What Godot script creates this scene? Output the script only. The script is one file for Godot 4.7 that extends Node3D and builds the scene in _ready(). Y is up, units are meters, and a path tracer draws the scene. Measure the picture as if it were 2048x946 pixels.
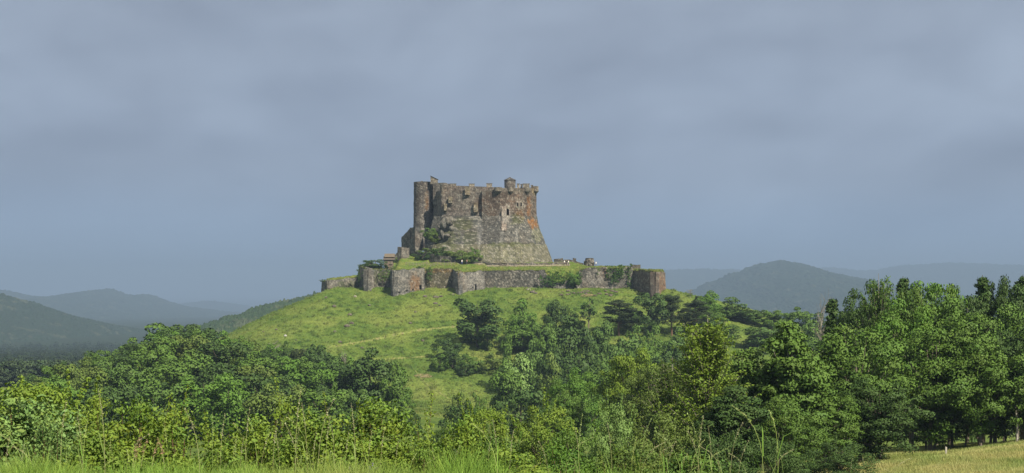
extends Node3D
# A ruined hilltop castle above wooded slopes under a storm sky. Metres; the eye stands at the origin and looks along -Z.
const F := 2750.0     # focal length in pixels of the 2048-pixel-wide picture
const HY := 600.0     # row of the horizon
const SUN := Vector3(0.43, 0.71, 0.555)

var rng := RandomNumberGenerator.new()
var nz := FastNoiseLite.new()
var nf := FastNoiseLite.new()
var dirs := PackedVector3Array()
var taken := {}
var M := {}
var PROTO := {}
var path_pts := []      # plan points (x, z) of the footpath over the hill
var wall_line := []     # [x, z, top] of the rampart from left to right

class MB:
	var v := PackedVector3Array()
	var n := PackedVector3Array()
	var c := PackedColorArray()
	var i := PackedInt32Array()
	func quad(a: Vector3, b: Vector3, cc: Vector3, d: Vector3, col: Color) -> void:   # counter-clockwise seen from the front
		var nn := (b - a).cross(cc - a)
		if nn.length_squared() < 1e-12:
			nn = (cc - a).cross(d - a)
		nn = nn.normalized()
		var k := v.size()
		v.append(a); v.append(b); v.append(cc); v.append(d)
		for q in 4:
			n.append(nn); c.append(col)
		i.append(k); i.append(k + 2); i.append(k + 1); i.append(k); i.append(k + 3); i.append(k + 2)
	func tri(a: Vector3, b: Vector3, cc: Vector3, col: Color) -> void:
		var nn := (b - a).cross(cc - a).normalized()
		var k := v.size()
		v.append(a); v.append(b); v.append(cc)
		for q in 3:
			n.append(nn); c.append(col)
		i.append(k); i.append(k + 2); i.append(k + 1)
	func box(lo: Vector3, hi: Vector3, col: Color) -> void:
		prism([Vector3(lo.x, lo.y, hi.z), Vector3(hi.x, lo.y, hi.z), Vector3(hi.x, lo.y, lo.z), Vector3(lo.x, lo.y, lo.z)], [hi.y, hi.y, hi.y, hi.y], col)
	func prism(base: Array, tops: Array, col: Color) -> void:   # base counter-clockwise seen from above, four or more corners, each with its own top height
		var m := base.size()
		var up := []
		for k in m:
			up.append(Vector3(base[k].x, tops[k], base[k].z))
		for k in m:
			quad(base[k], base[(k + 1) % m], up[(k + 1) % m], up[k], col)
		for k in range(1, m - 1):
			tri(up[0], up[k], up[k + 1], col)
	func tube(pts: Array, rad: Array, sides: int, col: Color) -> void:
		var k0 := v.size()
		for a in pts.size():
			var t: Vector3 = (pts[mini(a + 1, pts.size() - 1)] - pts[maxi(a - 1, 0)]).normalized()
			var s := t.cross(Vector3(0.31, 0.12, 0.94)).normalized()
			var u := s.cross(t)
			for b in sides:
				var w := TAU * b / sides
				var o := s * cos(w) + u * sin(w)
				v.append(pts[a] + o * rad[a]); n.append(o); c.append(col)
		for a in pts.size() - 1:
			for b in sides:
				var p := k0 + a * sides + b
				var q := k0 + a * sides + (b + 1) % sides
				i.append(p); i.append(q); i.append(p + sides); i.append(q); i.append(q + sides); i.append(p + sides)
	func grid(pts: PackedVector3Array, cols: PackedColorArray, w: int, skip := {}) -> void:   # rows of w points; normals smooth
		var h := pts.size() / w
		var k0 := v.size()
		for r in h:
			for q in w:
				var dx := pts[r * w + mini(q + 1, w - 1)] - pts[r * w + maxi(q - 1, 0)]
				var dy := pts[mini(r + 1, h - 1) * w + q] - pts[maxi(r - 1, 0) * w + q]
				v.append(pts[r * w + q]); n.append(dx.cross(dy).normalized()); c.append(cols[r * w + q])
		for r in h - 1:
			for q in w - 1:
				if skip.has(r * w + q):
					continue
				var p := k0 + r * w + q
				i.append(p); i.append(p + w); i.append(p + 1); i.append(p + 1); i.append(p + w); i.append(p + w + 1)
	func add(o: MB) -> void:
		var k := v.size()
		v.append_array(o.v); n.append_array(o.n); c.append_array(o.c)
		for q in o.i:
			i.append(q + k)
	func mesh() -> ArrayMesh:
		var a := []
		a.resize(Mesh.ARRAY_MAX)
		a[Mesh.ARRAY_VERTEX] = v; a[Mesh.ARRAY_NORMAL] = n; a[Mesh.ARRAY_COLOR] = c; a[Mesh.ARRAY_INDEX] = i
		var m := ArrayMesh.new()
		m.add_surface_from_arrays(Mesh.PRIMITIVE_TRIANGLES, a)
		return m

# ---------------------------------------------------------------- helpers
func P(px: float, py: float, d: float) -> Vector3:
	return Vector3((px - 1024.0) * d / F, (HY - py) * d / F, -d)

func numbered(called: String) -> String:
	taken[called] = taken.get(called, -1) + 1
	return called if taken[called] == 0 else "%s_%03d" % [called, taken[called]]

func tag(o: Node, label: String, category: String, group := "") -> Node:
	o.set_meta("label", label); o.set_meta("category", category)
	if group:
		o.set_meta("group", group)
	return o

func obj(called: String, mesh: Mesh, mat: Material, parent: Node = null) -> MeshInstance3D:
	var o := MeshInstance3D.new()
	o.name = numbered(called) if parent == null else called
	o.mesh = mesh
	o.material_override = mat
	(self if parent == null else parent).add_child(o, true)
	return o

func thing(called: String, label: String, category: String, at := Vector3.ZERO, group := "") -> Node3D:
	var o := Node3D.new()
	o.name = numbered(called)
	add_child(o)
	o.position = at
	tag(o, label, category, group)
	return o

func structure(o: Node) -> Node:
	o.set_meta("kind", "structure")
	return o

func stuff(called: String, mesh: Mesh, mat: Material, xf: Array, cols: Array, label: String, category: String) -> void:
	var mm := MultiMesh.new()
	mm.transform_format = MultiMesh.TRANSFORM_3D
	mm.use_colors = true
	mm.mesh = mesh
	mm.instance_count = xf.size()
	for k in xf.size():
		mm.set_instance_transform(k, xf[k]); mm.set_instance_color(k, cols[k])
	var o := MultiMeshInstance3D.new()
	o.name = numbered(called)
	o.multimesh = mm
	o.material_override = mat
	add_child(o, true)
	tag(o, label, category)
	o.set_meta("kind", "stuff")

func rnd(a: float, b: float) -> float:
	return a + (b - a) * rng.randf()

func rdir() -> Vector3:
	return dirs[rng.randi() & 4095]

func jit(c: Color, k: float) -> Color:
	var f := rnd(1.0 - k, 1.0 + k)
	return Color(c.r * f * rnd(0.92, 1.08), c.g * f, c.b * f * rnd(0.9, 1.1))

func noise_tex(kind: int, freq: float, lo: Color, hi: Color, size := 512, octaves := 4, cell := -1) -> NoiseTexture2D:
	var f := FastNoiseLite.new()
	f.noise_type = kind
	f.frequency = freq
	f.fractal_octaves = octaves
	f.seed = 11 + octaves
	if cell >= 0:
		f.cellular_return_type = cell
		f.fractal_type = FastNoiseLite.FRACTAL_NONE if octaves == 1 else FastNoiseLite.FRACTAL_FBM
	var t := NoiseTexture2D.new()
	t.width = size; t.height = size
	t.seamless = true
	t.noise = f
	var g := Gradient.new()
	g.set_color(0, lo); g.set_color(1, hi)
	t.color_ramp = g
	return t

func base_mat(rough: float, spec := 0.3) -> StandardMaterial3D:
	var m := StandardMaterial3D.new()
	m.vertex_color_use_as_albedo = true
	m.roughness = rough
	m.metallic_specular = spec
	m.cull_mode = BaseMaterial3D.CULL_DISABLED
	return m

func leaf_mat(called: String, lin: Color, through := 0.5, rough := 0.55) -> void:
	var m := base_mat(rough, 0.25)
	m.albedo_color = lin.linear_to_srgb()   # base colour in even light
	m.backlight_enabled = true
	m.backlight = Color(through, through, through * 0.7)
	M[called] = m

# ---------------------------------------------------------------- the lie of the land
const DK := [-4000.0, -200.0, 0.0, 12.3, 15.0, 21.0, 30.0, 60.0, 110.0, 200.0, 300.0, 380.0, 600.0, 800.0, 1300.0, 2500.0, 16000.0]
const HK := [30.0, 4.0, -1.72, -1.75, -2.45, -4.3, -6.3, -9.4, -14.5, -22.0, -28.0, -31.0, -37.0, -46.0, -62.0, -94.0, -130.0]

func base_h(d: float) -> float:
	for k in range(1, DK.size()):
		if d < DK[k]:
			return lerpf(HK[k - 1], HK[k], (d - DK[k - 1]) / (DK[k] - DK[k - 1]))
	return HK[-1]

func smax(a: float, b: float, k: float) -> float:
	var h := clampf(0.5 + 0.5 * (a - b) / k, 0.0, 1.0)
	return lerpf(b, a, h) + k * h * (1.0 - h)

func mound(x: float, d: float) -> float:
	var dx := maxf(0.0, -64.0 - x) * 1.6 + maxf(0.0, x - 54.0) * 0.95
	var dz := maxf(0.0, 490.0 - d) + maxf(0.0, d - 570.0) * 1.3
	var r := sqrt(dx * dx + dz * dz)
	return 4.3 - 0.305 * r + 1.1 * (1.0 - exp(-r * 0.08))

func ground(x: float, z: float) -> float:
	var d := -z
	var h := base_h(d)
	h += 3.3 * exp(-pow((x - 50.0) / 27.0, 2.0) - pow((d - 112.0) / 42.0, 2.0))
	h += 15.0 * exp(-pow((x + 78.0) / 40.0, 2.0) - pow((d - 325.0) / 48.0, 2.0))
	if d > 250.0 and d < 900.0:
		h = smax(h, mound(x, d), 7.0)
		h += 0.55 * nz.get_noise_2d(x * 5.0, z * 5.0) + 0.22 * nz.get_noise_2d(x * 24.0, z * 24.0)
		if d < 470.0 and x < 0.0:
			for k in path_pts.size() - 1:
				var a: Vector2 = path_pts[k]
				var b: Vector2 = path_pts[k + 1]
				if x > a.x - 0.1 and x <= b.x:
					var off: float = z - lerpf(a.y, b.y, (x - a.x) / (b.x - a.x))   # negative is uphill
					if off < 1.2 and off > -3.0:
						h += 0.55 * smoothstep(1.2, -1.3, off) * smoothstep(-3.0, -1.6, off) - 0.15
	elif d < 60.0:
		h += 0.07 * nz.get_noise_2d(x * 60.0, z * 60.0)
	else:
		h += 0.5 * nz.get_noise_2d(x * 6.0, z * 6.0)
	return h

func on_ground(px: float, py: float, d0 := 300.0) -> float:
	var d := d0
	while d < 620.0:
		if ground((px - 1024.0) * d / F, -d) >= (HY - py) * d / F:
			return d
		d += 0.5
	return d

func wall_at(x: float) -> Vector2:   # (z, top) of the rampart
	for k in range(1, wall_line.size()):
		if x < wall_line[k][0]:
			var a: Array = wall_line[k - 1]
			var b: Array = wall_line[k]
			var t := clampf((x - a[0]) / maxf(0.01, b[0] - a[0]), 0.0, 1.0)
			return Vector2(lerpf(a[1], b[1], t), lerpf(a[2], b[2], t))
	return Vector2(wall_line[-1][1], wall_line[-1][2])

func terrace(x: float, z: float) -> float:
	var w := wall_at(x)
	var t := maxf(0.0, w.x - z)
	var left := smoothstep(-27.0, -35.0, x)
	var far := lerpf(17.0, 36.0, left) if x > -55.4 else 6.0
	far = lerpf(far, 2.0, smoothstep(-43.5, -47.0, x)) if x > -55.4 else far
	t = maxf(0.0, t - 8.0 * left)
	far = lerpf(far, 5.0, smoothstep(21.0, 29.0, x))
	var slump := 3.6 * smoothstep(11.2, 14.5, x) * smoothstep(25.2, 23.0, x) * exp(-t / 3.0)
	return w.y - slump - 0.25 + 0.2 * minf(t, far) + 0.01 * maxf(0.0, t - far) + 0.16 * nz.get_noise_2d(x * 30.0, z * 30.0)

# ---------------------------------------------------------------- plants
func leaves(mb: MB, at: Vector3, rad: Vector3, count: int, size: float, col: Color, var_k := 0.22, narrow := 0.55, shell := 0.45, heart := Vector3(0, -1e6, 0)) -> void:
	var tint := jit(col, 0.16)
	var whole := (at - heart).normalized() if heart.y > -1e5 else Vector3.ZERO
	for k in count:
		var o := rdir()
		if o.y < -0.25 and rng.randf() < 0.6:
			o.y = -o.y
		var r := pow(rng.randf(), shell)
		var p := at + o * rad * r
		var g := (o * 0.7 + rdir() * 0.8 + Vector3(0, 0.35, 0)).normalized()
		if g.dot(o) < 0.0:
			g = -g
		var t := g.cross(rdir()).normalized()
		var s := size * rnd(0.65, 1.3)
		var b := g.cross(t) * s * narrow
		t *= s
		var sn := (g * 0.6 + o * 0.5 + whole * 0.5).normalized()
		if sn.dot(g) < 0.05:
			sn = g
		var kk := mb.v.size()
		var cc := jit(tint, var_k)
		mb.v.append(p - t); mb.v.append(p + b); mb.v.append(p + t); mb.v.append(p - b)
		mb.n.append(sn); mb.n.append(sn); mb.n.append(sn); mb.n.append(sn)
		mb.c.append(cc); mb.c.append(cc); mb.c.append(cc); mb.c.append(cc)
		mb.i.append(kk); mb.i.append(kk + 1); mb.i.append(kk + 2); mb.i.append(kk); mb.i.append(kk + 2); mb.i.append(kk + 3)

const BARK := Color(0.09, 0.075, 0.06)

func proto_broad(key: String, o: Dictionary) -> void:   # a broadleaf tree 10 m high and w wide
	rng.seed = hash(key)
	var crown := MB.new()
	var wood := MB.new()
	var w: float = o.get("w", 8.0)
	var lo: float = o.get("lo", 0.15)
	var bark: Color = o.get("bark", BARK)
	var lean := Vector3(rnd(-0.4, 0.4), 0, rnd(-0.4, 0.4))
	wood.tube([Vector3(0, -1.2, 0), Vector3(0, 0.3, 0), Vector3(0, 3.5, 0) + lean * 0.5, Vector3(0, 8.2, 0) + lean], [0.3, 0.2, 0.15, 0.03], 6, bark)
	var count: int = o.clumps
	for k in count:
		var q := rdir()
		var f := pow(rng.randf(), 0.42) * 0.94
		var taper: float = 1.0
		var y := (lo + 1.0) * 5.0 + q.y * f * (1.0 - lo) * 5.0
		if o.get("cone", 0.0) > 0.0:
			taper = lerpf(1.0, 1.35 - 1.2 * (y / 10.0 - lo) / (1.0 - lo), o.cone)
		var cr: float = w * rnd(0.075, 0.16) * o.get("cr", 1.0)
		var at := Vector3(q.x * f * w * 0.5 * taper, y - cr * 0.4, q.z * f * w * 0.5 * taper) + lean * (y / 10.0)
		leaves(crown, at, Vector3(cr, cr * o.get("flat", 0.72), cr), int(o.per * pow(cr / (w * 0.12), 1.6)), o.leaf, Color(1, 1, 1), o.get("vary", 0.24), o.get("narrow", 0.55), o.get("shell", 0.45), Vector3(0, (lo + 0.7) * 5.0, 0))
		if k % o.get("limbs", 2) == 0:
			var st := Vector3(0, clampf(y * 0.55, 1.0, 7.5), 0) + lean * (y * 0.055)
			var mid := st.lerp(at, 0.5) + Vector3(0, -0.25, 0) + rdir() * 0.2
			wood.tube([st, mid, at], [0.075, 0.045, 0.012], 4, bark)
	if o.get("shoots", 0) > 0:
		for k in o.shoots:
			var q := rdir()
			q.y = absf(q.y)
			var a := Vector3(q.x * w * 0.4, 5.0 + q.y * 4.2, q.z * w * 0.4)
			var b := a + (Vector3(q.x, 0.9 + q.y, q.z) * rnd(0.7, 1.5))
			wood.tube([a, b], [0.03, 0.008], 3, bark)
			for e in 5:
				leaves(crown, a.lerp(b, 0.2 + 0.2 * e), Vector3.ONE * 0.2, int(o.per * 0.09) + 3, o.leaf * 0.9, Color(1.1, 1.1, 0.9), 0.2, o.get("narrow", 0.55))
	PROTO[key] = [wood.mesh(), crown.mesh(), w]

func proto_pine(key: String) -> void:
	rng.seed = hash(key)
	var crown := MB.new()
	var wood := MB.new()
	wood.tube([Vector3(0, -1, 0), Vector3(0.1, 3, 0), Vector3(-0.1, 6.5, 0.1), Vector3(0, 9.4, 0)], [0.2, 0.15, 0.1, 0.03], 6, Color(0.17, 0.105, 0.07))
	for k in 64:
		var y := rnd(2.6, 9.7)
		var reach := 3.4 * pow(clampf((10.4 - y) / 6.0, 0.0, 1.0), 0.55) * rnd(0.3, 1.0)
		var w := rnd(0.0, TAU)
		var at := Vector3(cos(w) * reach, y, sin(w) * reach)
		wood.tube([Vector3(0, y - 0.5, 0), at], [0.07, 0.02], 4, Color(0.16, 0.09, 0.06))
		leaves(crown, at, Vector3(rnd(0.8, 1.3), rnd(0.38, 0.65), rnd(0.8, 1.3)), 190, 0.2, Color(1, 1, 1), 0.25, 0.3)
	PROTO[key] = [wood.mesh(), crown.mesh(), 7.0]

func proto_spruce(key: String, spread: float) -> void:
	rng.seed = hash(key)
	var crown := MB.new()
	var wood := MB.new()
	wood.tube([Vector3(0, -1, 0), Vector3(0, 5, 0), Vector3(0, 10, 0)], [0.22, 0.13, 0.02], 6, BARK)
	for k in 120:
		var y := 0.8 + 9.0 * pow(float(k) / 120.0, 0.9)
		var reach := spread * (10.2 - y) / 9.4 * rnd(0.6, 1.1) + 0.12
		var w := rnd(0.0, TAU)
		var tip := Vector3(cos(w) * reach, y - reach * 0.22, sin(w) * reach)
		wood.tube([Vector3(0, y, 0), tip], [0.035, 0.008], 3, BARK)
		for e in 4:
			var f := 0.3 + 0.23 * e
			leaves(crown, Vector3(0, y, 0).lerp(tip, f), Vector3(0.34, 0.16, 0.34), 20, 0.17, Color(1, 1, 1), 0.22, 0.32)
	PROTO[key] = [wood.mesh(), crown.mesh(), spread * 2.0]

func proto_feather(key: String, w: float) -> void:   # ascending twigs set with leaves
	rng.seed = hash(key)
	var crown := MB.new()
	var wood := MB.new()
	var grey := Color(0.24, 0.22, 0.19)
	wood.tube([Vector3(0, -1, 0), Vector3(0.1, 3, 0), Vector3(-0.05, 6.5, 0), Vector3(0, 9.6, 0)], [0.2, 0.15, 0.08, 0.015], 6, grey)
	for k in 200:
		var y := rnd(1.0, 8.8)
		var a := rnd(0.0, TAU)
		var out := Vector3(cos(a), 0, sin(a))
		var reach := w * 0.5 * pow(clampf((10.2 - y) / 8.0, 0.05, 1.0), 0.6) * rnd(0.45, 1.0)
		var st := Vector3(0, y * 0.82, 0)
		var tip := Vector3(0, y, 0) + out * reach + Vector3(0, reach * 0.55, 0)
		if tip.y > 10.0:
			tip.y = rnd(9.3, 10.0)
		wood.tube([st, st.lerp(tip, 0.5) + Vector3(0, -0.15, 0), tip], [0.05, 0.028, 0.006], 3, grey)
		for e in 15:
			var f := 0.25 + 0.052 * e
			leaves(crown, st.lerp(tip, f) + rdir() * 0.16, Vector3(0.24, 0.17, 0.24), 9, 0.085, Color(1, 1, 1), 0.25, 0.5, 0.6)
	PROTO[key] = [wood.mesh(), crown.mesh(), w]

func proto_bare(key: String) -> void:
	rng.seed = hash(key)
	var wood := MB.new()
	var grey := Color(0.22, 0.2, 0.18)
	wood.tube([Vector3(0, -1, 0), Vector3(0.15, 5, 0), Vector3(0, 10, 0)], [0.12, 0.07, 0.015], 5, grey)
	for k in 40:
		var y := rnd(3.0, 9.4)
		var a := rnd(0.0, TAU)
		var l := rnd(0.8, 2.4)
		var st := Vector3(0.08, y, 0)
		var tip := st + Vector3(cos(a) * l, l * 0.6, sin(a) * l)
		wood.tube([st, tip], [0.05, 0.012], 4, grey)
		for e in 3:
			var m := st.lerp(tip, rnd(0.4, 0.9))
			wood.tube([m, m + (rdir() + Vector3(0, 0.5, 0)) * 0.7], [0.025, 0.008], 3, grey)
	PROTO[key] = [wood.mesh(), null, 5.0]

func proto_bush(key: String, w: float, h: float, shoots: int, leaf: float, clumps: int, per: int) -> void:   # a near bush with arching stems and long shoots
	rng.seed = hash(key)
	var crown := MB.new()
	var wood := MB.new()
	var stem := Color(0.13, 0.085, 0.055)
	for k in clumps:
		var a := rnd(0.0, TAU)
		var r := sqrt(rng.randf()) * w * 0.5
		var top := h * (1.0 - 0.45 * pow(r / (w * 0.5), 2.0))
		var at := Vector3(cos(a) * r, top * rnd(0.25, 0.97), sin(a) * r * 0.8)
		wood.tube([Vector3(at.x * 0.3, -0.6, at.z * 0.3), Vector3(at.x * 0.75, at.y * 0.6, at.z * 0.75), at], [0.018, 0.012, 0.004], 3, stem)
		var rr := rnd(0.16, 0.32)
		leaves(crown, at, Vector3(rr, rr * 0.9, rr), per, leaf, [Color(1, 1, 1), Color(1.25, 1.12, 0.9), Color(0.75, 0.85, 0.9)][k % 3], 0.4, 0.55, 0.55)
	for k in shoots:
		var a := rnd(0.0, TAU)
		var r := sqrt(rng.randf()) * w * 0.42
		var st := Vector3(cos(a) * r, h * rnd(0.55, 0.8), sin(a) * r * 0.8)
		var tip := st + Vector3(rnd(-0.25, 0.25), rnd(0.5, 1.15), rnd(-0.2, 0.2))
		wood.tube([st, st.lerp(tip, 0.5) + rdir() * 0.04, tip], [0.005, 0.0035, 0.0015], 3, Color(0.17, 0.12, 0.06))
		for e in 26:
			var f := e / 26.0
			leaves(crown, st.lerp(tip, f), Vector3.ONE * (0.12 - 0.07 * f), 4, leaf * (1.15 - 0.35 * f), Color(1.15, 1.08, 0.8), 0.25, 0.5, 0.8)
	PROTO[key] = [wood.mesh(), crown.mesh(), w, h]

func plant(called: String, key: String, mat: String, x: float, z: float, y: float, w: float, h: float, label: String, category: String, group := "", h0 := 10.0) -> Node3D:
	var t := thing(called, label, category, Vector3(x, y, z), group)
	t.rotation.y = rnd(0.0, TAU)
	var p: Array = PROTO[key]
	t.scale = Vector3(w / p[2], h / h0, w / p[2])
	obj("trunk" if category == "tree" else "stems", p[0], M.wood, t)
	if p[1] != null:
		obj("crown" if category == "tree" else "foliage", p[1], M[mat], t)
	return t

# tree whose top stands at picture row top, wpx wide; at > 0 is its depth in metres, at < 0 the (negated) picture row of its foot on the hill
func tree(called: String, key: String, mat: String, px: float, top: float, wpx: float, at: float, label: String, group := "", category := "tree") -> void:
	var d := at if at > 0.0 else on_ground(px, -at)
	var x := (px - 1024.0) * d / F
	var y := ground(x, -d)
	var h := maxf(1.0, (HY - top) * d / F - y)
	plant(called, key, mat, x, -d, y, wpx * d / F, h, label, category, group)

# ---------------------------------------------------------------- masonry
func stone_col(p: Vector3, base: Color, patches: Array) -> Color:
	var a := nz.get_noise_3d(p.x * 14.0, p.y * 14.0, p.z * 14.0)
	var b := 0.65 * nf.get_noise_3d(p.x * 75.0, p.y * 210.0, p.z * 75.0) + 0.45 * nf.get_noise_3d(p.x * 190.0, p.y * 230.0, p.z * 190.0)
	var f := 0.92 + 0.15 * a + 0.45 * b
	var c := Color(base.r * f * (1.0 + 0.14 * a), base.g * f, base.b * f * (1.0 - 0.1 * a))
	var e := nz.get_noise_3d(p.x * 40.0 + 90.0, p.y * 40.0, p.z * 40.0)
	for q in patches:   # [x, y, rx, ry, colour, strength]: stains, lichen, moss, repairs, by place on the wall
		var k := 1.0 - sqrt(pow((p.x - q[0]) / q[2], 2.0) + pow((p.y - q[1]) / q[3], 2.0)) + 0.55 * e + 0.3 * b
		k = clampf(k * 3.0, 0.0, 1.0) * q[5]
		if k > 0.0:
			var g: Color = q[4]
			var ff := 0.95 + 0.15 * a + 0.45 * b
			c = c.lerp(Color(g.r * ff, g.g * ff, g.b * ff), k)
	if nf.get_noise_3d(p.x * 260.0, p.y * 260.0, p.z * 260.0 + 40.0) > 0.4:
		c = c.lerp(Color(0.46, 0.44, 0.39), 0.65)    # pale stones
	return Color(c.r * 0.88, c.g * 0.88, c.b * 0.88)

# one face of a wall from a (left foot) to b (right foot), up to ta and tb; openings are [u0, u1, y0, y1, depth] in metres along and up
func face(mb: MB, a: Vector3, b: Vector3, ta: Vector3, tb: Vector3, base: Color, patches: Array, openings := [], step := 0.45, rough := 0.1, ragged := 0.0) -> void:
	var wide := (b - a).length()
	var high := maxf(ta.y - a.y, tb.y - b.y)
	var us := []
	var vs := []
	var nu := maxi(1, int(wide / step))
	var nv := maxi(1, int(high / step))
	for k in nu + 1:
		us.append(wide * k / nu)
	for k in nv + 1:
		vs.append(high * k / nv)
	for o in openings:
		for q in 2:
			us.append(o[q]); vs.append(o[2 + q] - a.y)
	us.sort(); vs.sort()
	var out := (b - a).cross(Vector3.UP).normalized()
	var pts := PackedVector3Array()
	var cols := PackedColorArray()
	for y in vs:
		for u in us:
			var f: float = u / wide
			var t := minf(1.0, y / high)
			var top := ta.lerp(tb, f)
			if ragged > 0.0:
				top.y += ragged * (nz.get_noise_2d(top.x * 30.0, top.z * 30.0) + 0.7 * nf.get_noise_2d(top.x * 60.0, top.z * 60.0))
			var p := a.lerp(b, f).lerp(top, t)
			cols.append(stone_col(p, base, patches))
			pts.append(p + out * rough * (nf.get_noise_3d(p.x * 70.0, p.y * 70.0, p.z * 70.0) + 1.4 * nz.get_noise_3d(p.x * 18.0, p.y * 18.0, p.z * 18.0)))
	var skip := {}
	var w := us.size()
	for o in openings:
		for r in vs.size() - 1:
			for q in w - 1:
				var um: float = (us[q] + us[q + 1]) * 0.5
				var vm: float = (vs[r] + vs[r + 1]) * 0.5 + a.y
				if um > o[0] and um < o[1] and vm > o[2] and vm < o[3]:
					skip[r * w + q] = true
	mb.grid(pts, cols, w, skip)
	var along := (b - a).normalized()
	for o in openings:
		var h0: float = (o[2] - a.y) / high
		var h1: float = (o[3] - a.y) / high
		var p := []
		for s in [[o[0], h0], [o[1], h0], [o[1], h1], [o[0], h1]]:
			p.append(a.lerp(b, s[0] / wide).lerp(ta.lerp(tb, s[0] / wide), s[1]))
		var back: Vector3 = out * -o[4]
		for k in 4:
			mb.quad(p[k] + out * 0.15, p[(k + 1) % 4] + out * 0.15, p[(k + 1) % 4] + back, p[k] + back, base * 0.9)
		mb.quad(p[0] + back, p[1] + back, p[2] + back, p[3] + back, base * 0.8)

func solid_wall(mb: MB, a: Vector3, b: Vector3, top_a: float, top_b: float, thick: float, base: Color, patches: Array, openings := [], ragged := 0.3, batter := 0.0) -> void:
	var out := (b - a).cross(Vector3.UP).normalized()
	var ta := Vector3(a.x, top_a, a.z) - out * batter
	var tb := Vector3(b.x, top_b, b.z) - out * batter
	face(mb, a, b, ta, tb, base, patches, openings, 0.45, 0.1, ragged)
	var k := -out * thick
	face(mb, b + k, a + k, tb + k, ta + k, base, [], [], 1.2, 0.0, ragged)
	face(mb, a + k, a, ta + k, ta, base, [], [], 0.8, 0.05, ragged)
	face(mb, b, b + k, tb, tb + k, base, [], [], 0.8, 0.05, ragged)
	mb.quad(ta + Vector3(0, -0.1, 0), tb + Vector3(0, -0.1, 0), tb + k + Vector3(0, -0.1, 0), ta + k + Vector3(0, -0.1, 0), base)

func drum(mb: MB, c: Vector3, y0: float, y1: float, r0: float, r1: float, base: Color, patches: Array, sides := 40, step := 0.45, a0 := 0.0, a1 := TAU, cap := true) -> void:
	var nv := maxi(1, int((y1 - y0) / step))
	var pts := PackedVector3Array()
	var cols := PackedColorArray()
	for k in nv + 1:
		var t := float(k) / nv
		for s in sides + 1:
			var w := lerpf(a0, a1, float(s) / sides)
			var r := lerpf(r0, r1, t)
			var o := Vector3(sin(w), 0, cos(w))
			var p := Vector3(c.x, lerpf(y0, y1, t), c.z) + o * r
			cols.append(stone_col(p, base, patches))
			pts.append(p + o * 0.07 * nf.get_noise_3d(p.x * 70.0, p.y * 70.0, p.z * 70.0))
	mb.grid(pts, cols, sides + 1)
	if cap:
		for s in sides:
			var w := lerpf(a0, a1, float(s) / sides)
			var w2 := lerpf(a0, a1, float(s + 1) / sides)
			mb.tri(Vector3(c.x, y1, c.z), Vector3(c.x + sin(w) * r1, y1, c.z + cos(w) * r1), Vector3(c.x + sin(w2) * r1, y1, c.z + cos(w2) * r1), base)

func rock(called: String, at: Vector3, size: Vector3, col: Color, seed_k: int, parent: Node = null) -> MeshInstance3D:
	var mb := MB.new()
	var pts := PackedVector3Array()
	var cols := PackedColorArray()
	for r in 8:
		var el := lerpf(-PI / 2, PI / 2, r / 7.0)
		for s in 13:
			var w := TAU * s / 12.0
			var o := Vector3(cos(el) * sin(w), sin(el), cos(el) * cos(w))
			var k := 1.0 + 0.55 * nf.get_noise_3d(o.x * 60.0 + seed_k * 31.0, o.y * 60.0, o.z * 60.0)
			pts.append(o * k * size * 0.5)
			cols.append(jit(col, 0.18))
	mb.grid(pts, cols, 13)
	var o := obj(called, mb.mesh(), M.stone, parent)
	o.position = at
	return o

# ---------------------------------------------------------------- the build
func _ready() -> void:
	rng.seed = 7
	nz.noise_type = FastNoiseLite.TYPE_SIMPLEX_SMOOTH
	nz.frequency = 0.01
	nz.fractal_octaves = 3
	nz.seed = 5
	nf.noise_type = FastNoiseLite.TYPE_VALUE
	nf.frequency = 0.01
	nf.fractal_type = FastNoiseLite.FRACTAL_NONE
	nf.seed = 9
	for k in 4096:
		var u := rnd(-1.0, 1.0)
		var w := rnd(0.0, TAU)
		var r := sqrt(1.0 - u * u)
		dirs.append(Vector3(r * cos(w), u, r * sin(w)))
	camera_and_light()
	materials()
	for q in [[655, 697], [700, 690], [750, 680], [800, 669], [850, 661], [915, 653]]:
		var d := on_ground(q[0], q[1])
		path_pts.append(Vector2((q[0] - 1024.0) * d / F, -d))
	rampart_line()
	land()
	far_hills()
	cloud()
	castle()
	ramparts()
	terrace_things()
	protos()
	wood()
	hill_trees()
	near_trees()
	foreground()
	hill_details()
	people()
	print("built in ", Time.get_ticks_msec() / 1000.0)

func camera_and_light() -> void:
	var cam := Camera3D.new()
	cam.name = "camera"
	cam.projection = Camera3D.PROJECTION_FRUSTUM
	cam.near = 0.5
	cam.far = 30000.0
	cam.size = 2.0 * cam.near * 473.0 / F
	cam.frustum_offset = Vector2(0, cam.near * (HY - 473.0) / F)
	add_child(cam)
	cam.current = true
	var e := Environment.new()
	e.background_mode = Environment.BG_SKY
	e.tonemap_mode = Environment.TONE_MAPPER_LINEAR
	e.tonemap_exposure = 1.75
	e.sdfgi_enabled = true
	e.ssao_enabled = true
	e.ssil_enabled = true
	e.fog_enabled = true
	e.fog_density = 0.00013
	e.fog_light_color = Color(0.74, 0.86, 1.0)
	var sky := Sky.new()
	var pm := PanoramaSkyMaterial.new()
	pm.panorama = storm_sky()
	sky.sky_material = pm
	e.sky = sky
	var we := WorldEnvironment.new()
	we.name = "world_environment"
	we.environment = e
	add_child(we)
	var sun := DirectionalLight3D.new()
	sun.name = "sun"
	sun.light_energy = 1.6
	sun.light_color = Color(1.0, 0.95, 0.86)
	sun.light_angular_distance = 0.6
	sun.shadow_enabled = true
	add_child(sun)
	sun.look_at_from_position(SUN * 100.0, Vector3.ZERO)

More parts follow.
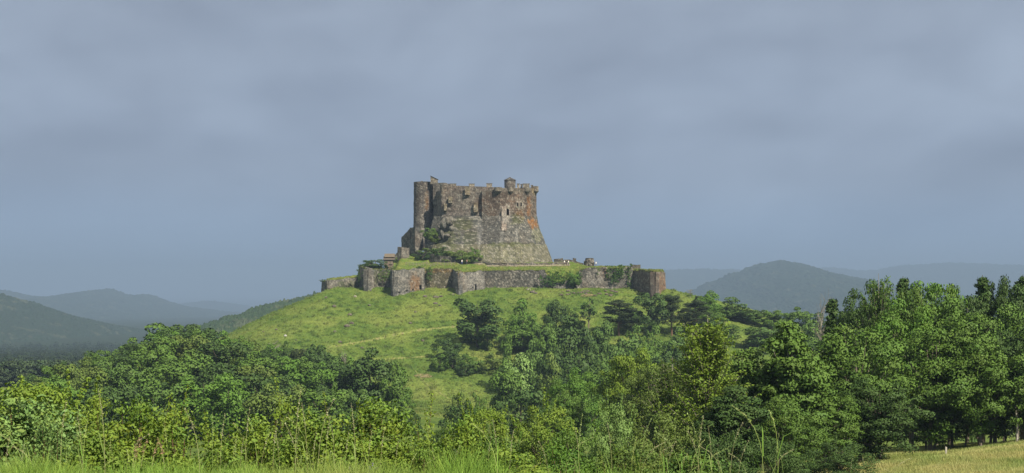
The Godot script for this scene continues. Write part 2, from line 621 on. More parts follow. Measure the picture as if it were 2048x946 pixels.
func storm_sky() -> ImageTexture:
	var w := 1536
	var h := 768
	var im := Image.create(w, h, false, Image.FORMAT_RGBF)
	var n := FastNoiseLite.new()
	n.noise_type = FastNoiseLite.TYPE_SIMPLEX_SMOOTH
	n.frequency = 1.0
	n.fractal_octaves = 5
	n.fractal_gain = 0.52
	n.seed = 21
	var low := Color(0.478, 0.552, 0.652)     # blue-grey rain air near the skyline
	var mid := Color(0.466, 0.508, 0.578)
	var top := Color(0.468, 0.502, 0.558)
	for y in h:
		var el := PI * (0.5 - (y + 0.5) / h)
		if el < -0.02:
			im.fill_rect(Rect2i(0, y, w, h - y), Color(0.16, 0.2, 0.2).srgb_to_linear())
			break
		for x in w:
			var az := TAU * ((x + 0.5) / w - 0.5)
			var o := Vector3(sin(az) * cos(el), sin(el), -cos(az) * cos(el))
			var warp := n.get_noise_3d(o.x * 1.5 + 7.0, o.y * 4.0, o.z * 1.5) * 0.25
			var a := n.get_noise_3d(o.x * 1.9, o.y * 9.0 + warp, o.z * 1.9 + 3.0)
			var b := n.get_noise_3d(o.x * 6.0 + 20.0, o.y * 15.0 + warp * 4.0 + o.x * 1.5, o.z * 6.0)
			var c := low.lerp(mid, smoothstep(0.03, 0.1, el + 0.02 * a)).lerp(top, smoothstep(0.08, 0.3, el + 0.05 * a))
			# long rolls of darker cloud base all round, with paler gaps over them
			var turn := fposmod(az + 0.47, 0.9) - 0.45 + 0.15 * a
			var roll := exp(-pow(turn / 0.2, 2.0) - pow((el - 0.107 + 0.03 * b) / 0.026, 2.0)) - 0.7 * exp(-pow((turn + 0.02) / 0.16, 2.0) - pow((el - 0.185 + 0.03 * b) / 0.03, 2.0))
			var k := 1.0 - 0.055 * roll + (0.13 * a + 0.11 * b) * smoothstep(0.0, 0.09, el)
			im.set_pixel(x, y, Color(c.r * k, c.g * k, c.b * lerpf(1.0, k, 0.9)).srgb_to_linear())
	return ImageTexture.create_from_image(im)

func materials() -> void:
	var stone := base_mat(0.95, 0.2)
	stone.albedo_texture = noise_tex(FastNoiseLite.TYPE_CELLULAR, 0.085, Color(0.56, 0.56, 0.56), Color(1, 1, 1), 512, 1, FastNoiseLite.RETURN_CELL_VALUE)
	stone.uv1_triplanar = true
	stone.uv1_world_triplanar = true
	stone.uv1_scale = Vector3.ONE / 13.0
	M.stone = stone
	var turf := base_mat(0.95, 0.15)
	turf.albedo_texture = noise_tex(FastNoiseLite.TYPE_SIMPLEX_SMOOTH, 0.02, Color(0.55, 0.58, 0.5), Color(1, 1, 1), 512, 5)
	turf.uv1_triplanar = true
	turf.uv1_world_triplanar = true
	turf.uv1_scale = Vector3.ONE / 9.0
	M.turf = turf
	M.wood = base_mat(0.9, 0.2)
	M.plain = base_mat(0.9, 0.2)
	M.hill = base_mat(1.0, 0.05)
	var cl := base_mat(1.0, 0.0)
	cl.backlight_enabled = true
	cl.backlight = Color(1, 1, 1)
	cl.transparency = BaseMaterial3D.TRANSPARENCY_ALPHA
	cl.albedo_color = Color(1, 1, 1, 0.4)
	M.cloud = cl
	leaf_mat("mid", Color(0.0843, 0.1531, 0.0284), 0.4)
	leaf_mat("dark", Color(0.0499, 0.0929, 0.0241), 0.3)
	leaf_mat("bright", Color(0.0946, 0.1849, 0.0310), 0.6)
	leaf_mat("yellow", Color(0.1419, 0.2150, 0.0301), 0.6)
	leaf_mat("olive", Color(0.1032, 0.1548, 0.0344), 0.45)
	leaf_mat("bluish", Color(0.082, 0.148, 0.034), 0.4)
	leaf_mat("silver", Color(0.1548, 0.2494, 0.0731), 0.4)
	leaf_mat("pine", Color(0.0361, 0.0559, 0.0224), 0.15, 0.7)
	leaf_mat("bush", Color(0.148, 0.225, 0.034), 0.55)
	leaf_mat("ivy", Color(0.058, 0.125, 0.022), 0.4)
	leaf_mat("grass", Color(0.8600, 0.8600, 0.8600), 0.6, 0.6)
	leaf_mat("straw", Color(0.8600, 0.8600, 0.8600), 0.5, 0.8)

func rampart_line() -> void:
	for q in [[642, 500, 562], [655, 489, 560], [716, 497, 553], [717, 497, 530], [735, 484, 537], [758, 492, 537], [783, 492, 538], [786, 478, 539], [850, 486, 537], [851, 492, 538], [904, 491, 537], [917, 480, 545], [970, 488, 541], [971, 491.5, 541], [1090, 491, 540], [1165, 490, 538], [1200, 489, 536], [1262, 490, 536], [1263.5, 491, 541], [1310, 474, 543], [1332, 488, 543]]:
		var p := P(q[0], q[2], q[1])
		wall_line.append([p.x, p.z, p.y])

func ground_col(x: float, z: float) -> Color:
	var d := -z
	var a := nz.get_noise_2d(x * 4.0, z * 4.0)
	var b := nz.get_noise_2d(x * 26.0 + 50.0, z * 26.0)
	var g := nf.get_noise_2d(x * 170.0, z * 170.0)
	var green := Color(0.16, 0.232, 0.053)
	var dark := Color(0.09, 0.155, 0.038)
	var straw := Color(0.26, 0.3, 0.085)
	var c := green
	if d < 60.0:
		c = green.lerp(dark, clampf(0.4 + a, 0.0, 1.0))
	elif d < 170.0:
		c = Color(0.4, 0.4, 0.15).lerp(Color(0.27, 0.33, 0.1), clampf(0.45 + a * 0.8 + b * 0.6, 0.0, 1.0)).lerp(green.lerp(dark, clampf(0.5 + a, 0.0, 1.0)), smoothstep(19.0, 12.0, x))
	elif d < 700.0:
		c = green.lerp(dark, clampf(0.25 + 1.3 * b - 0.5 * a, 0.0, 1.0)).lerp(straw, clampf(0.1 + 1.1 * a + 0.4 * nz.get_noise_2d(x * 11.0, z * 22.0 + 70.0), 0.0, 0.8))
	else:
		c = Color(0.05, 0.075, 0.03)
	var k := 0.92 + 0.14 * g + 0.08 * b
	return Color(c.r * k, c.g * k, c.b * k)

func land() -> void:
	var ang := []
	var w := -180.0
	while w < 180.01:
		ang.append(deg_to_rad(w))
		w += 12.0 if absf(w + 6.0) > 90.0 else 3.0 if w < -33.0 or w > 30.0 else 0.75 if w < -21.7 or w > 21.0 else 0.14
	var rad := []
	var r := 0.4
	while r < 21000.0:
		rad.append(r)
		r += 0.35 if r < 24.0 else 1.2 if r < 130.0 else 2.5 if r < 330.0 else 1.1 if r < 510.0 else 8.0 if r < 900.0 else r * 0.04
	var pts := PackedVector3Array()
	var cols := PackedColorArray()
	for q in rad:
		for a in ang:
			var x: float = sin(a) * q
			var z: float = -cos(a) * q
			pts.append(Vector3(x, ground(x, z), z))
			cols.append(ground_col(x, z))
	var mb := MB.new()
	mb.grid(pts, cols, ang.size())
	structure(obj("ground", mb.mesh(), M.turf))
	footpath(path_pts)
	for line in [[[768, 719], [810, 717], [856, 713]], [[830, 742], [850, 766], [872, 782], [905, 800]]]:
		var pp := []
		for q in line:
			var d := on_ground(q[0], q[1])
			pp.append(Vector2((q[0] - 1024.0) * d / F, -d))
		footpath(pp)

func footpath(line: Array) -> void:
	var mb := MB.new()
	var pts := PackedVector3Array()
	var cols := PackedColorArray()
	var n := 120
	for row in 3:
		for k in n + 1:
			var f := float(k) / n * (line.size() - 1)
			var s := mini(int(f), line.size() - 2)
			var p: Vector2 = line[s].lerp(line[s + 1], f - s)
			var z := p.y + (1.0 - row) * (0.6 + 0.3 * nz.get_noise_1d(k * 40.0))
			pts.append(Vector3(p.x, ground(p.x, z) + 0.07, z))
			cols.append(jit(Color(0.235, 0.285, 0.085).lerp(Color(0.27, 0.25, 0.12), clampf(2.0 * nz.get_noise_1d(k * 25.0) + 0.2, 0, 1)), 0.12))
	mb.grid(pts, cols, n + 1)
	structure(obj("path", mb.mesh(), M.turf))

# a wooded ridge: the skyline is given as picture points at depth d; the near slope falls to the valley within run metres
func ridge(called: String, line: Array, d: float, run: float, col: Color, bump: float, cols_n: int, rows: int) -> void:
	var mb := MB.new()
	var pts := PackedVector3Array()
	var cc := PackedColorArray()
	var x0: float = line[0][0]
	var x1: float = line[-1][0]
	for r in rows:
		var t := float(r) / (rows - 1)          # 0 foot, 0.8 skyline, 1 behind
		for k in cols_n:
			var px := lerpf(x0, x1, float(k) / (cols_n - 1))
			var py: float = line[-1][1]
			for s in range(1, line.size()):
				if px <= line[s][0]:
					var f: float = (px - line[s - 1][0]) / (line[s][0] - line[s - 1][0])
					py = lerpf(line[s - 1][1], line[s][1], lerpf(f, f * f * (3.0 - 2.0 * f), 0.35)) + 1.5 * nz.get_noise_1d(px * 5.0 + d)
					break
			var crest := P(px, py, d)
			var floor_y := base_h(d - run) - 6.0
			var up := t / 0.8 if t <= 0.8 else 1.0 - (t - 0.8) * 3.0
			var z := crest.z + run * (1.0 - t / 0.8)
			var x := crest.x + run * 0.03 * nz.get_noise_2d(px * 0.5, t * 60.0) * (1.0 if t < 0.8 else 0.0)
			var y := lerpf(floor_y, crest.y, pow(maxf(up, 0.0), 0.85)) + bump * 0.9 * nz.get_noise_2d(x * 0.5 * 30.0 / run, z * 0.5 * 30.0 / run) * 2.0 * (1.0 - absf(up - 0.5) * 2.0)
			y += bump * (nf.get_noise_2d(x * 900.0 / (bump * 9.0), z * 900.0 / (bump * 9.0)) + 0.6 * nf.get_noise_2d(x * 1900.0 / (bump * 9.0) + 30.0, z * 1900.0 / (bump * 9.0)))
			pts.append(Vector3(x, y, z))
			var clear := nz.get_noise_2d(x * 0.9 + 400.0, z * 0.9)
			cc.append(jit(col.lerp(Color(0.16, 0.16, 0.1), 0.3 if clear > 0.4 else 0.0), 0.2))
	mb.grid(pts, cc, cols_n)
	structure(obj(called, mb.mesh(), M.hill))

func cloud() -> void:   # the storm cloud whose shadow lies over the country behind the castle
	var mb := MB.new()
	var pts := PackedVector3Array()
	var cols := PackedColorArray()
	for r in 60:
		var f := r / 59.0
		for k in 60:
			var x := lerpf(-11500.0, 11500.0, k / 59.0)
			var high := lerpf(1200.0, 4700.0, f)
			# a point of the deck stands sunward of the ground it shades
			var z := lerpf(-760.0, -19500.0, f) + high * SUN.z / SUN.y
			pts.append(Vector3(x + high * SUN.x / SUN.y, high + 90.0 * nz.get_noise_2d(x * 0.1, z * 0.1), z))
			cols.append(Color(0.9, 0.9, 0.92))
	mb.grid(pts, cols, 60)
	structure(obj("storm_cloud", mb.mesh(), M.cloud))

func far_hills() -> void:
	var g := Color(0.032, 0.05, 0.028)
	ridge("hill", [[-420, 560], [-200, 570], [0, 589], [60, 603], [130, 630], [200, 652], [270, 684], [330, 715], [420, 745]], 3900.0, 1300.0, g, 4.5, 420, 180)
	ridge("hill", [[-400, 600], [-150, 570], [0, 579], [70, 592], [120, 596], [185, 580], [215, 578], [260, 590], [300, 589], [350, 610], [430, 624], [520, 640], [640, 660]], 10500.0, 2800.0, g, 8.0, 420, 70)
	ridge("hill", [[380, 668], [410, 648], [450, 634], [480, 630], [520, 613], [580, 600], [640, 584], [720, 570], [800, 575], [900, 600]], 1900.0, 400.0, Color(0.045, 0.075, 0.03), 3.2, 360, 90)
	ridge("hill", [[1290, 640], [1370, 585], [1420, 566], [1480, 545], [1520, 527], [1550, 521], [1600, 529], [1650, 542], [1710, 555], [1780, 575], [1900, 590], [2100, 600]], 8000.0, 2500.0, g, 7.0, 420, 110)
	ridge("hill", [[1100, 575], [1250, 545], [1330, 539], [1420, 537], [1480, 538], [1600, 550], [1700, 565]], 15500.0, 3000.0, g, 10.0, 260, 40)
	ridge("hill", [[1450, 560], [1560, 540], [1660, 534], [1730, 541], [1800, 530], [1900, 524], [2048, 530], [2300, 540], [2500, 560]], 17500.0, 3000.0, g, 12.0, 300, 40)
	ridge("hill", [[250, 640], [340, 612], [420, 601], [500, 612], [600, 625], [700, 630]], 16500.0, 2200.0, g, 10.0, 160, 30)

# ---------------------------------------------------------------- the keep
const KD := 25.0
func K(px: float, py: float, d: float) -> Vector3:
	return P(px, py, d + KD)

func castle() -> void:
	var grey := Color(0.225, 0.2, 0.18)
	var brown := Color(0.185, 0.145, 0.118)
	var pale := Color(0.33, 0.31, 0.28)
	var rust := Color(0.36, 0.17, 0.055)
	var moss := Color(0.12, 0.135, 0.05)
	var t := thing("castle_keep", "ruined grey and brown stone castle keep with round tower on the grassy hilltop", "castle", K(965, 523, 500))
	var o := t.position
	var patches := []   # by place on the wall: x, y in metres
	for q in [[1058, 412, 5, 26, rust, 0.6], [1067, 445, 11, 12, rust, 0.95], [1040, 425, 10, 20, Color(0.3, 0.18, 0.09), 0.6], [958, 415, 8, 22, Color(0.22, 0.135, 0.09), 0.6], [992, 395, 26, 20, Color(0.15, 0.12, 0.1), 0.5], [930, 400, 22, 22, Color(0.29, 0.27, 0.24), 0.6],
			[1008, 430, 16, 22, pale, 0.8], [1041, 411, 12, 11, pale, 0.6], [950, 428, 26, 4, pale, 0.7], [975, 435, 60, 4, Color(0.3, 0.29, 0.26), 0.5], [1000, 380, 70, 6, Color(0.28, 0.25, 0.21), 0.6], [1070, 378, 6, 8, Color(0.36, 0.27, 0.13), 0.8],
			[960, 462, 6, 34, Color(0.31, 0.31, 0.3), 0.8], [1004, 470, 4, 26, Color(0.3, 0.3, 0.28), 0.7], [1033, 468, 3, 24, Color(0.3, 0.3, 0.28), 0.6], [925, 447, 26, 15, moss, 0.6], [990, 460, 40, 24, Color(0.135, 0.133, 0.125), 0.6], [1035, 440, 14, 14, moss, 0.6], [940, 475, 18, 20, moss, 0.45],
			[1075, 470, 12, 16, Color(0.27, 0.28, 0.18), 0.7], [1030, 491, 60, 5, moss, 0.7], [1000, 508, 90, 14, Color(0.26, 0.255, 0.17), 0.6], [890, 480, 30, 30, moss, 0.6], [1070, 505, 30, 20, Color(0.24, 0.23, 0.17), 0.6]]:
		var p := K(q[0], q[1], 495)
		patches.append([p.x, p.y, q[2] * 0.189, q[3] * 0.189, q[4], q[5]])
	# plan of the body, left to right
	var plan := [[857, 517], [884, 499], [963, 495.5], [964, 494], [1000, 492], [1030, 493.5], [1055, 498], [1073, 507]]
	var tops := [386, 381, 380, 382, 378, 376, 375, 374]
	var body := MB.new()
	for k in plan.size() - 1:
		var a := K(plan[k][0], 440, plan[k][1])
		var b := K(plan[k + 1][0], 440, plan[k + 1][1])
		var ta := K(plan[k][0], tops[k], plan[k][1])
		var tb := K(plan[k + 1][0], tops[k + 1], plan[k + 1][1])
		var op := []
		if k == 0:
			a.y -= 12.0; b.y -= 12.0
			op = [[3.0, 3.9, 33.5, 37.0, 1.2]]
		if k == 4:      # arched window with its tall surround
			op = [[2.3, 3.5, K(0, 430, 493).y, K(0, 417, 493).y, 1.6]]
		if k == 5:
			op = [[0.7, 1.6, K(0, 413, 495).y, K(0, 405, 495).y, 0.9], [2.5, 3.4, K(0, 413, 496).y, K(0, 404, 496).y, 1.4]]
		for w in op:
			surround(t, a - o, b - o, w[0], w[1], w[2] - o.y, w[3] - o.y)
		face(body, a - o, b - o, ta - o, tb - o, grey if k < 2 else brown, shift(patches, o), shift_open(op, o), 0.4, 0.1, 0.08)
	# hidden sides and roof
	var back := [K(1073, 440, 507), K(1066, 440, 528), K(1000, 440, 540), K(900, 440, 540), K(857, 440, 528), K(857, 440, 517)]
	for k in back.size() - 1:
		var a: Vector3 = back[k]
		var b: Vector3 = back[k + 1]
		a.y = 22.0; b.y = 22.0
		face(body, a - o, b - o, Vector3(a.x, 42.2, a.z) - o, Vector3(b.x, 42.2, b.z) - o, brown, [], [], 1.0)
	obj("wall", body.mesh(), M.stone, t)
	var roof := MB.new()
	var ring := []
	for q in plan:
		ring.append(K(q[0], 388, q[1] + 0.6) - o)
	for k in range(1, back.size() - 1):
		ring.append(Vector3(back[k].x, ring[1].y + o.y, back[k].z) - o)
	var mid := Vector3.ZERO
	for q in ring:
		mid += q / ring.size()
	for k in ring.size():
		roof.tri(mid, ring[k], ring[(k + 1) % ring.size()], Color(0.22, 0.2, 0.17))
	obj("roof_terrace", roof.mesh(), M.stone, t)
	# inner block rising behind the grey wall
	var inner := MB.new()
	var ip := [K(893, 386, 504), K(985, 386, 503), K(1040, 386, 506), K(1040, 386, 524), K(893, 386, 524)]
	var it := [370, 374, 377, 377, 371]
	for k in 5:
		var a: Vector3 = ip[k]
		var b: Vector3 = ip[(k + 1) % 5]
		face(inner, a - o, b - o, K(0, it[k], 503) * Vector3(0, 1, 0) + Vector3(a.x, 0, a.z) - o, K(0, it[(k + 1) % 5], 503) * Vector3(0, 1, 0) + Vector3(b.x, 0, b.z) - o, Color(0.2, 0.18, 0.16), [], [], 0.5)
	for k in range(1, 4):
		inner.tri(Vector3(ip[0].x, 42.5, ip[0].z) - o + Vector3(0, 1.0, 0), Vector3(ip[k].x, 42.9, ip[k].z) - o, Vector3(ip[k + 1].x, 42.9, ip[k + 1].z) - o, grey)
	obj("inner_wall", inner.mesh(), M.stone, t)
	var sb := MB.new()
	var s0 := K(866, 400, 507) - o
	var s1 := K(894, 368, 512) - o
	solid_wall(sb, Vector3(s0.x, s0.y - 2.0, s0.z), Vector3(s1.x, s0.y - 2.0, s0.z + 2.0), s1.y, s1.y - 0.2, 5.0, grey, [])
	obj("stair_block", sb.mesh(), M.stone, t)
	# the big round tower
	var tp := []
	for q in [[852, 398, 4, 26, Color(0.3, 0.17, 0.07), 0.6], [840, 385, 26, 22, Color(0.15, 0.13, 0.115), 0.5], [840, 460, 30, 30, Color(0.31, 0.29, 0.265), 0.85], [836, 452, 8, 8, Color(0.14, 0.13, 0.12), 0.7]]:
		var p := K(q[0], q[1], 505)
		tp.append([p.x - o.x, p.y - o.y, q[2] * 0.19, q[3] * 0.19, q[4], q[5]])
	var tower := MB.new()
	var tc := K(847, 364.5, 512) - o
	drum(tower, tc, K(0, 500, 508).y - o.y, tc.y, 3.95, 3.8, Color(0.19, 0.165, 0.15), tp, 48, 0.4)
	obj("round_tower", tower.mesh(), M.stone, t)
	var hood := MB.new()
	var h0 := K(861, 368, 507) - o
	var h1 := K(875, 368, 507) - o
	hood.prism([h0, h1, h1 + Vector3(0, 0, -2.4), h0 + Vector3(0, 0, -2.4)], [h0.y + 3.1, h0.y + 1.7, h0.y + 1.7, h0.y + 3.1], Color(0.27, 0.24, 0.2))
	var hr := MB.new()
	hr.quad(h0 + Vector3(-0.1, 3.12, 0.2), h1 + Vector3(0.25, 1.68, 0.2), h1 + Vector3(0.25, 1.68, -2.6), h0 + Vector3(-0.1, 3.12, -2.6), Color(0.1, 0.095, 0.09))
	hr.quad(h0 + Vector3(-0.1, 3.27, 0.2), h1 + Vector3(0.25, 1.83, 0.2), h1 + Vector3(0.25, 1.83, -2.6), h0 + Vector3(-0.1, 3.27, -2.6), Color(0.1, 0.095, 0.09))
	hr.quad(h0 + Vector3(-0.1, 3.12, 0.2), h1 + Vector3(0.25, 1.68, 0.2), h1 + Vector3(0.25, 1.83, 0.2), h0 + Vector3(-0.1, 3.27, 0.2), Color(0.1, 0.095, 0.09))
	var hn := obj("stair_hood", hood.mesh(), M.stone, t)
	obj("slate_roof", hr.mesh(), M.stone, hn)
	# slim corner turret
	var tur := MB.new()
	var cc := K(887, 440, 500) - o
	drum(tur, cc, K(0, 437, 500).y - o.y, K(0, 391, 500).y - o.y, 1.15, 1.2, Color(0.22, 0.195, 0.175), [], 20, 0.4)
	drum(tur, cc, K(0, 391.5, 500).y - o.y, K(0, 389, 500).y - o.y, 1.32, 1.34, pale, [], 20, 0.4)
	drum(tur, cc, K(0, 389, 500).y - o.y, K(0, 369, 500).y - o.y, 1.2, 1.22, Color(0.23, 0.2, 0.17), [], 20, 0.4)
	drum(tur, cc, K(0, 370, 500).y - o.y, K(0, 368, 500).y - o.y, 1.4, 1.42, pale, [], 20, 0.4)
	obj("corner_turret", tur.mesh(), M.stone, t)
	# cap house with a conical slate roof
	var ch := MB.new()
	var hc := K(1020, 378, 506) - o
	drum(ch, hc, hc.y - 1.0, K(0, 360, 506).y - o.y, 2.15, 2.15, Color(0.2, 0.185, 0.17), [], 28, 0.4)
	var cn := obj("cap_house", ch.mesh(), M.stone, t)
	var cone := MB.new()
	drum(cone, hc, K(0, 360.4, 506).y - o.y, K(0, 354, 506).y - o.y, 2.4, 0.05, Color(0.12, 0.115, 0.115), [], 28, 0.3)
	obj("conical_roof", cone.mesh(), M.stone, cn)
	# corbelled bartizans under the parapet
	for q in [[996, 492.0, 1.5], [1021, 492.9, 1.2], [1053, 497.4, 1.25], [1070, 505.3, 1.4]]:
		var bm := MB.new()
		var bc := K(q[0], 384, q[1] + 0.35) - o
		drum(bm, bc, bc.y - 1.1, bc.y + 0.2, 0.25, q[2], Color(0.15, 0.135, 0.12), [], 18, 0.2)
		drum(bm, bc, bc.y + 0.2, bc.y + (1.75 if q[0] < 1060 else 2.2), q[2], q[2], Color(0.27, 0.24, 0.2), [], 18, 0.3)
		obj("bartizan", bm.mesh(), M.stone, t)
	# hanging privies
	for q in [[930, 940, 373, 390, 497.2], [897, 905, 393, 406, 498.6], [888, 894, 407, 421, 499.0], [947, 956, 405, 424, 496.4]]:
		var bm := MB.new()
		var a := K(q[0], q[3], q[4] - 1.4) - o
		var b := K(q[1], q[2], q[4] - 1.4) - o
		solid_wall(bm, a, Vector3(b.x, a.y, a.z), b.y, b.y, 1.6, Color(0.31, 0.27, 0.2), [], [], 0.05)
		var below := Color(0.2, 0.18, 0.15)
		for e in 2:
			var x0: float = a.x if e == 0 else b.x - 0.45
			bm.prism([Vector3(x0, a.y - 0.8, a.z - 0.7), Vector3(x0 + 0.45, a.y - 0.8, a.z - 0.7), Vector3(x0 + 0.45, a.y - 0.8, a.z - 1.6), Vector3(x0, a.y - 0.8, a.z - 1.6)], [a.y, a.y, a.y, a.y], below)
		obj("privy", bm.mesh(), M.stone, t)
	# chimneys and merlons on the skyline
	for q in [[900, 912, 368, 505], [938, 949, 368.2, 505], [973, 984, 367.5, 505], [1034, 1039, 368, 509], [1041, 1045, 369, 509], [1046, 1059, 368, 508], [1062, 1066, 371, 508], [842, 845, 363, 512]]:
		var cm := MB.new()
		var a := K(q[0], 380, q[3]) - o
		var b := K(q[1], q[2], q[3]) - o
		cm.box(Vector3(a.x, a.y, a.z - 1.2), Vector3(b.x, b.y, a.z), Color(0.34, 0.31, 0.26))
		cm.box(Vector3(a.x - 0.12, b.y, a.z - 1.32), Vector3(b.x + 0.12, b.y + 0.2, a.z + 0.12), Color(0.25, 0.23, 0.2))
		obj("chimney", cm.mesh(), M.stone, t)
	# the window's buttress and surrounds
	var bt := MB.new()
	var b0 := K(1003, 461, 488.6) - o
	var b1 := K(1013, 412, 492.6) - o
	face(bt, b0, Vector3(b1.x, b0.y, b0.z), Vector3(b0.x, b1.y, b1.z + 0.7), Vector3(b1.x, b1.y, b1.z + 0.7), Color(0.35, 0.31, 0.275), [], [], 0.4)
	face(bt, Vector3(b0.x, b0.y, b0.z - 4.0), b0, Vector3(b0.x, b1.y, b1.z - 3.0), Vector3(b0.x, b1.y, b1.z + 0.7), Color(0.3, 0.27, 0.24), [], [], 0.4)
	face(bt, Vector3(b1.x, b0.y, b0.z), Vector3(b1.x, b0.y, b0.z - 4.0), Vector3(b1.x, b1.y, b1.z + 0.7), Vector3(b1.x, b1.y, b1.z - 3.0), Color(0.3, 0.27, 0.24), [], [], 0.4)
	bt.quad(Vector3(b0.x, b1.y, b1.z + 0.7), Vector3(b1.x, b1.y, b1.z + 0.7), Vector3(b1.x, b1.y, b1.z - 3.0), Vector3(b0.x, b1.y, b1.z - 3.0), pale)
	obj("buttress", bt.mesh(), M.stone, t)
	# battered skirt of the keep and its lower plinth
	var rings := [
		[[868, 502], [884, 498.6], [962, 494.9], [1000, 491.3], [1031, 492.8], [1056, 497.5], [1074, 507], [1067, 529]],
		[[862, 500], [884, 496.5], [962, 492.6], [1000, 489.2], [1033, 490.8], [1060, 496], [1079, 507], [1072, 531]],
		[[852, 498], [882, 493], [960, 489], [1000, 486], [1037, 488], [1068, 494.5], [1092, 508], [1084, 533]],
		[[850, 497.2], [881, 492], [960, 488], [1000, 485], [1038, 487], [1069.5, 494], [1093.5, 508], [1086, 533]],
		[[842, 494], [880, 486.5], [955, 482.5], [1000, 481], [1043, 483.5], [1081, 492], [1107, 508], [1098, 535]]]
	var rows := [432.0, 455.0, 488.5, 489.5, 526.0]
	for part in 2:
		var sk := MB.new()
		var pts := PackedVector3Array()
		var cols := PackedColorArray()
		var us := 130
		var from := 2 if part == 0 else 4
		var to := 0 if part == 0 else 2
		var vn := 44 if part == 0 else 26
		for r in vn + 1:
			var f := lerpf(from, to, float(r) / vn)
			var i0 := mini(int(f), 3)
			var g := f - i0
			for u in us + 1:
				var e := float(u) / us * 7.0
				var j := mini(int(e), 6)
				var pa := K(rings[i0][j][0], rows[i0], rings[i0][j][1]).lerp(K(rings[i0][j + 1][0], rows[i0], rings[i0][j + 1][1]), e - j)
				var pb := K(rings[i0 + 1][j][0], rows[i0 + 1], rings[i0 + 1][j][1]).lerp(K(rings[i0 + 1][j + 1][0], rows[i0 + 1], rings[i0 + 1][j + 1][1]), e - j)
				var p := pa.lerp(pb, g)
				var n1 := nf.get_noise_3d(p.x * 60.0, p.y * 60.0, p.z * 60.0)
				cols.append(stone_col(p, Color(0.15, 0.148, 0.135) if part == 0 else Color(0.2, 0.2, 0.14), patches))
				pts.append(p - o + Vector3(0.1, 0.05, 0.25) * n1 + Vector3(0.1, 0, 0.4) * nz.get_noise_3d(p.x * 12.0, p.y * 12.0, p.z * 12.0))
		sk.grid(pts, cols, us + 1)
		obj("battered_base" if part == 0 else "plinth", sk.mesh(), M.stone, t)
	rng.seed = 31
	for k in 12:
		var p := K(rnd(872, 902), rnd(440, 476), 494.0 - rnd(0.0, 2.0)) - o
		rock("outcrop_rock", p, Vector3(rnd(1.2, 2.6), rnd(1.5, 3.4), 2.4), Color(0.19, 0.185, 0.165), k, t)

# dressed stone frame round an opening: two jambs, a sill and a pointed head
func surround(parent: Node3D, a: Vector3, b: Vector3, u0: float, u1: float, y0: float, y1: float) -> void:
	var along := Vector3(b.x - a.x, 0, b.z - a.z).normalized()
	var out := along.cross(Vector3.UP).normalized()
	var mb := MB.new()
	var col := Color(0.34, 0.31, 0.27)
	var um := (u0 + u1) * 0.5
	for s in [[[u0 - 0.35, y0 - 0.1], [u0, y0 - 0.1], [u0, y1], [u0 - 0.35, y1]], [[u1, y0 - 0.1], [u1 + 0.35, y0 - 0.1], [u1 + 0.35, y1], [u1, y1]], [[u0 - 0.45, y0 - 0.45], [u1 + 0.45, y0 - 0.45], [u1 + 0.45, y0 - 0.1], [u0 - 0.45, y0 - 0.1]],
			[[u0 - 0.35, y1], [u0 + 0.1, y1 - 0.35], [um, y1], [um, y1 + 0.5]], [[u1 - 0.1, y1 - 0.35], [u1 + 0.35, y1], [um, y1 + 0.5], [um, y1]]]:
		var f := []
		var r := []
		for q in s:
			var p: Vector3 = Vector3(a.x, q[1], a.z) + along * q[0]
			f.append(p + out * 0.24); r.append(p - out * 0.2)
		mb.quad(f[0], f[1], f[2], f[3], jit(col, 0.12))
		for e in 4:
			mb.quad(r[e], r[(e + 1) % 4], f[(e + 1) % 4], f[e], col)
	obj("window_surround", mb.mesh(), M.stone, parent)

func shift(patches: Array, o: Vector3) -> Array:
	var r := []
	for q in patches:
		r.append([q[0] - o.x, q[1] - o.y, q[2], q[3], q[4], q[5]])
	return r

func shift_open(op: Array, o: Vector3) -> Array:
	var r := []
	for q in op:
		r.append([q[0], q[1], q[2] - o.y, q[3] - o.y, q[4]])
	return r

# ---------------------------------------------------------------- ramparts
func rampart_piece(called: String, label: String, category: String, pts: Array, base: Color, patch_px: Array, openings: Dictionary, group := "") -> Node3D:
	var at := P(pts[0][0], 0, pts[0][1])
	at.y = ground(at.x, at.z)
	var t := thing(called, label, category, at, group)
	var patches := []
	for q in patch_px:
		var p := P(q[0], q[1], 488)
		patches.append([p.x - at.x, p.y - at.y, q[2] * 0.178, q[3] * 0.178, q[4], q[5]])
	for k in pts.size() - 1:
		var mb := MB.new()
		var a := P(pts[k][0], pts[k][2], pts[k][1])
		var b := P(pts[k + 1][0], pts[k + 1][3 if pts[k + 1].size() > 3 else 2], pts[k + 1][1])
		var low := minf(ground(a.x, a.z), ground(b.x, b.z)) - 1.5
		var op := []
		for q in openings.get(k, []):
			op.append([q[0], q[1], q[2] - at.y, q[3] - at.y, q[4]])
		var on := Vector3(b.x - a.x, 0, b.z - a.z).normalized() * 0.35
		solid_wall(mb, Vector3(a.x, low, a.z) - at - on * (1.0 if k == 0 else 0.0), Vector3(b.x, low, b.z) - at + on * (1.0 if k == pts.size() - 2 else 0.0), a.y - at.y, b.y - at.y, 1.4, base, patches, op, 0.45, 0.35)
		obj("wall", mb.mesh(), M.stone, t)
	return t

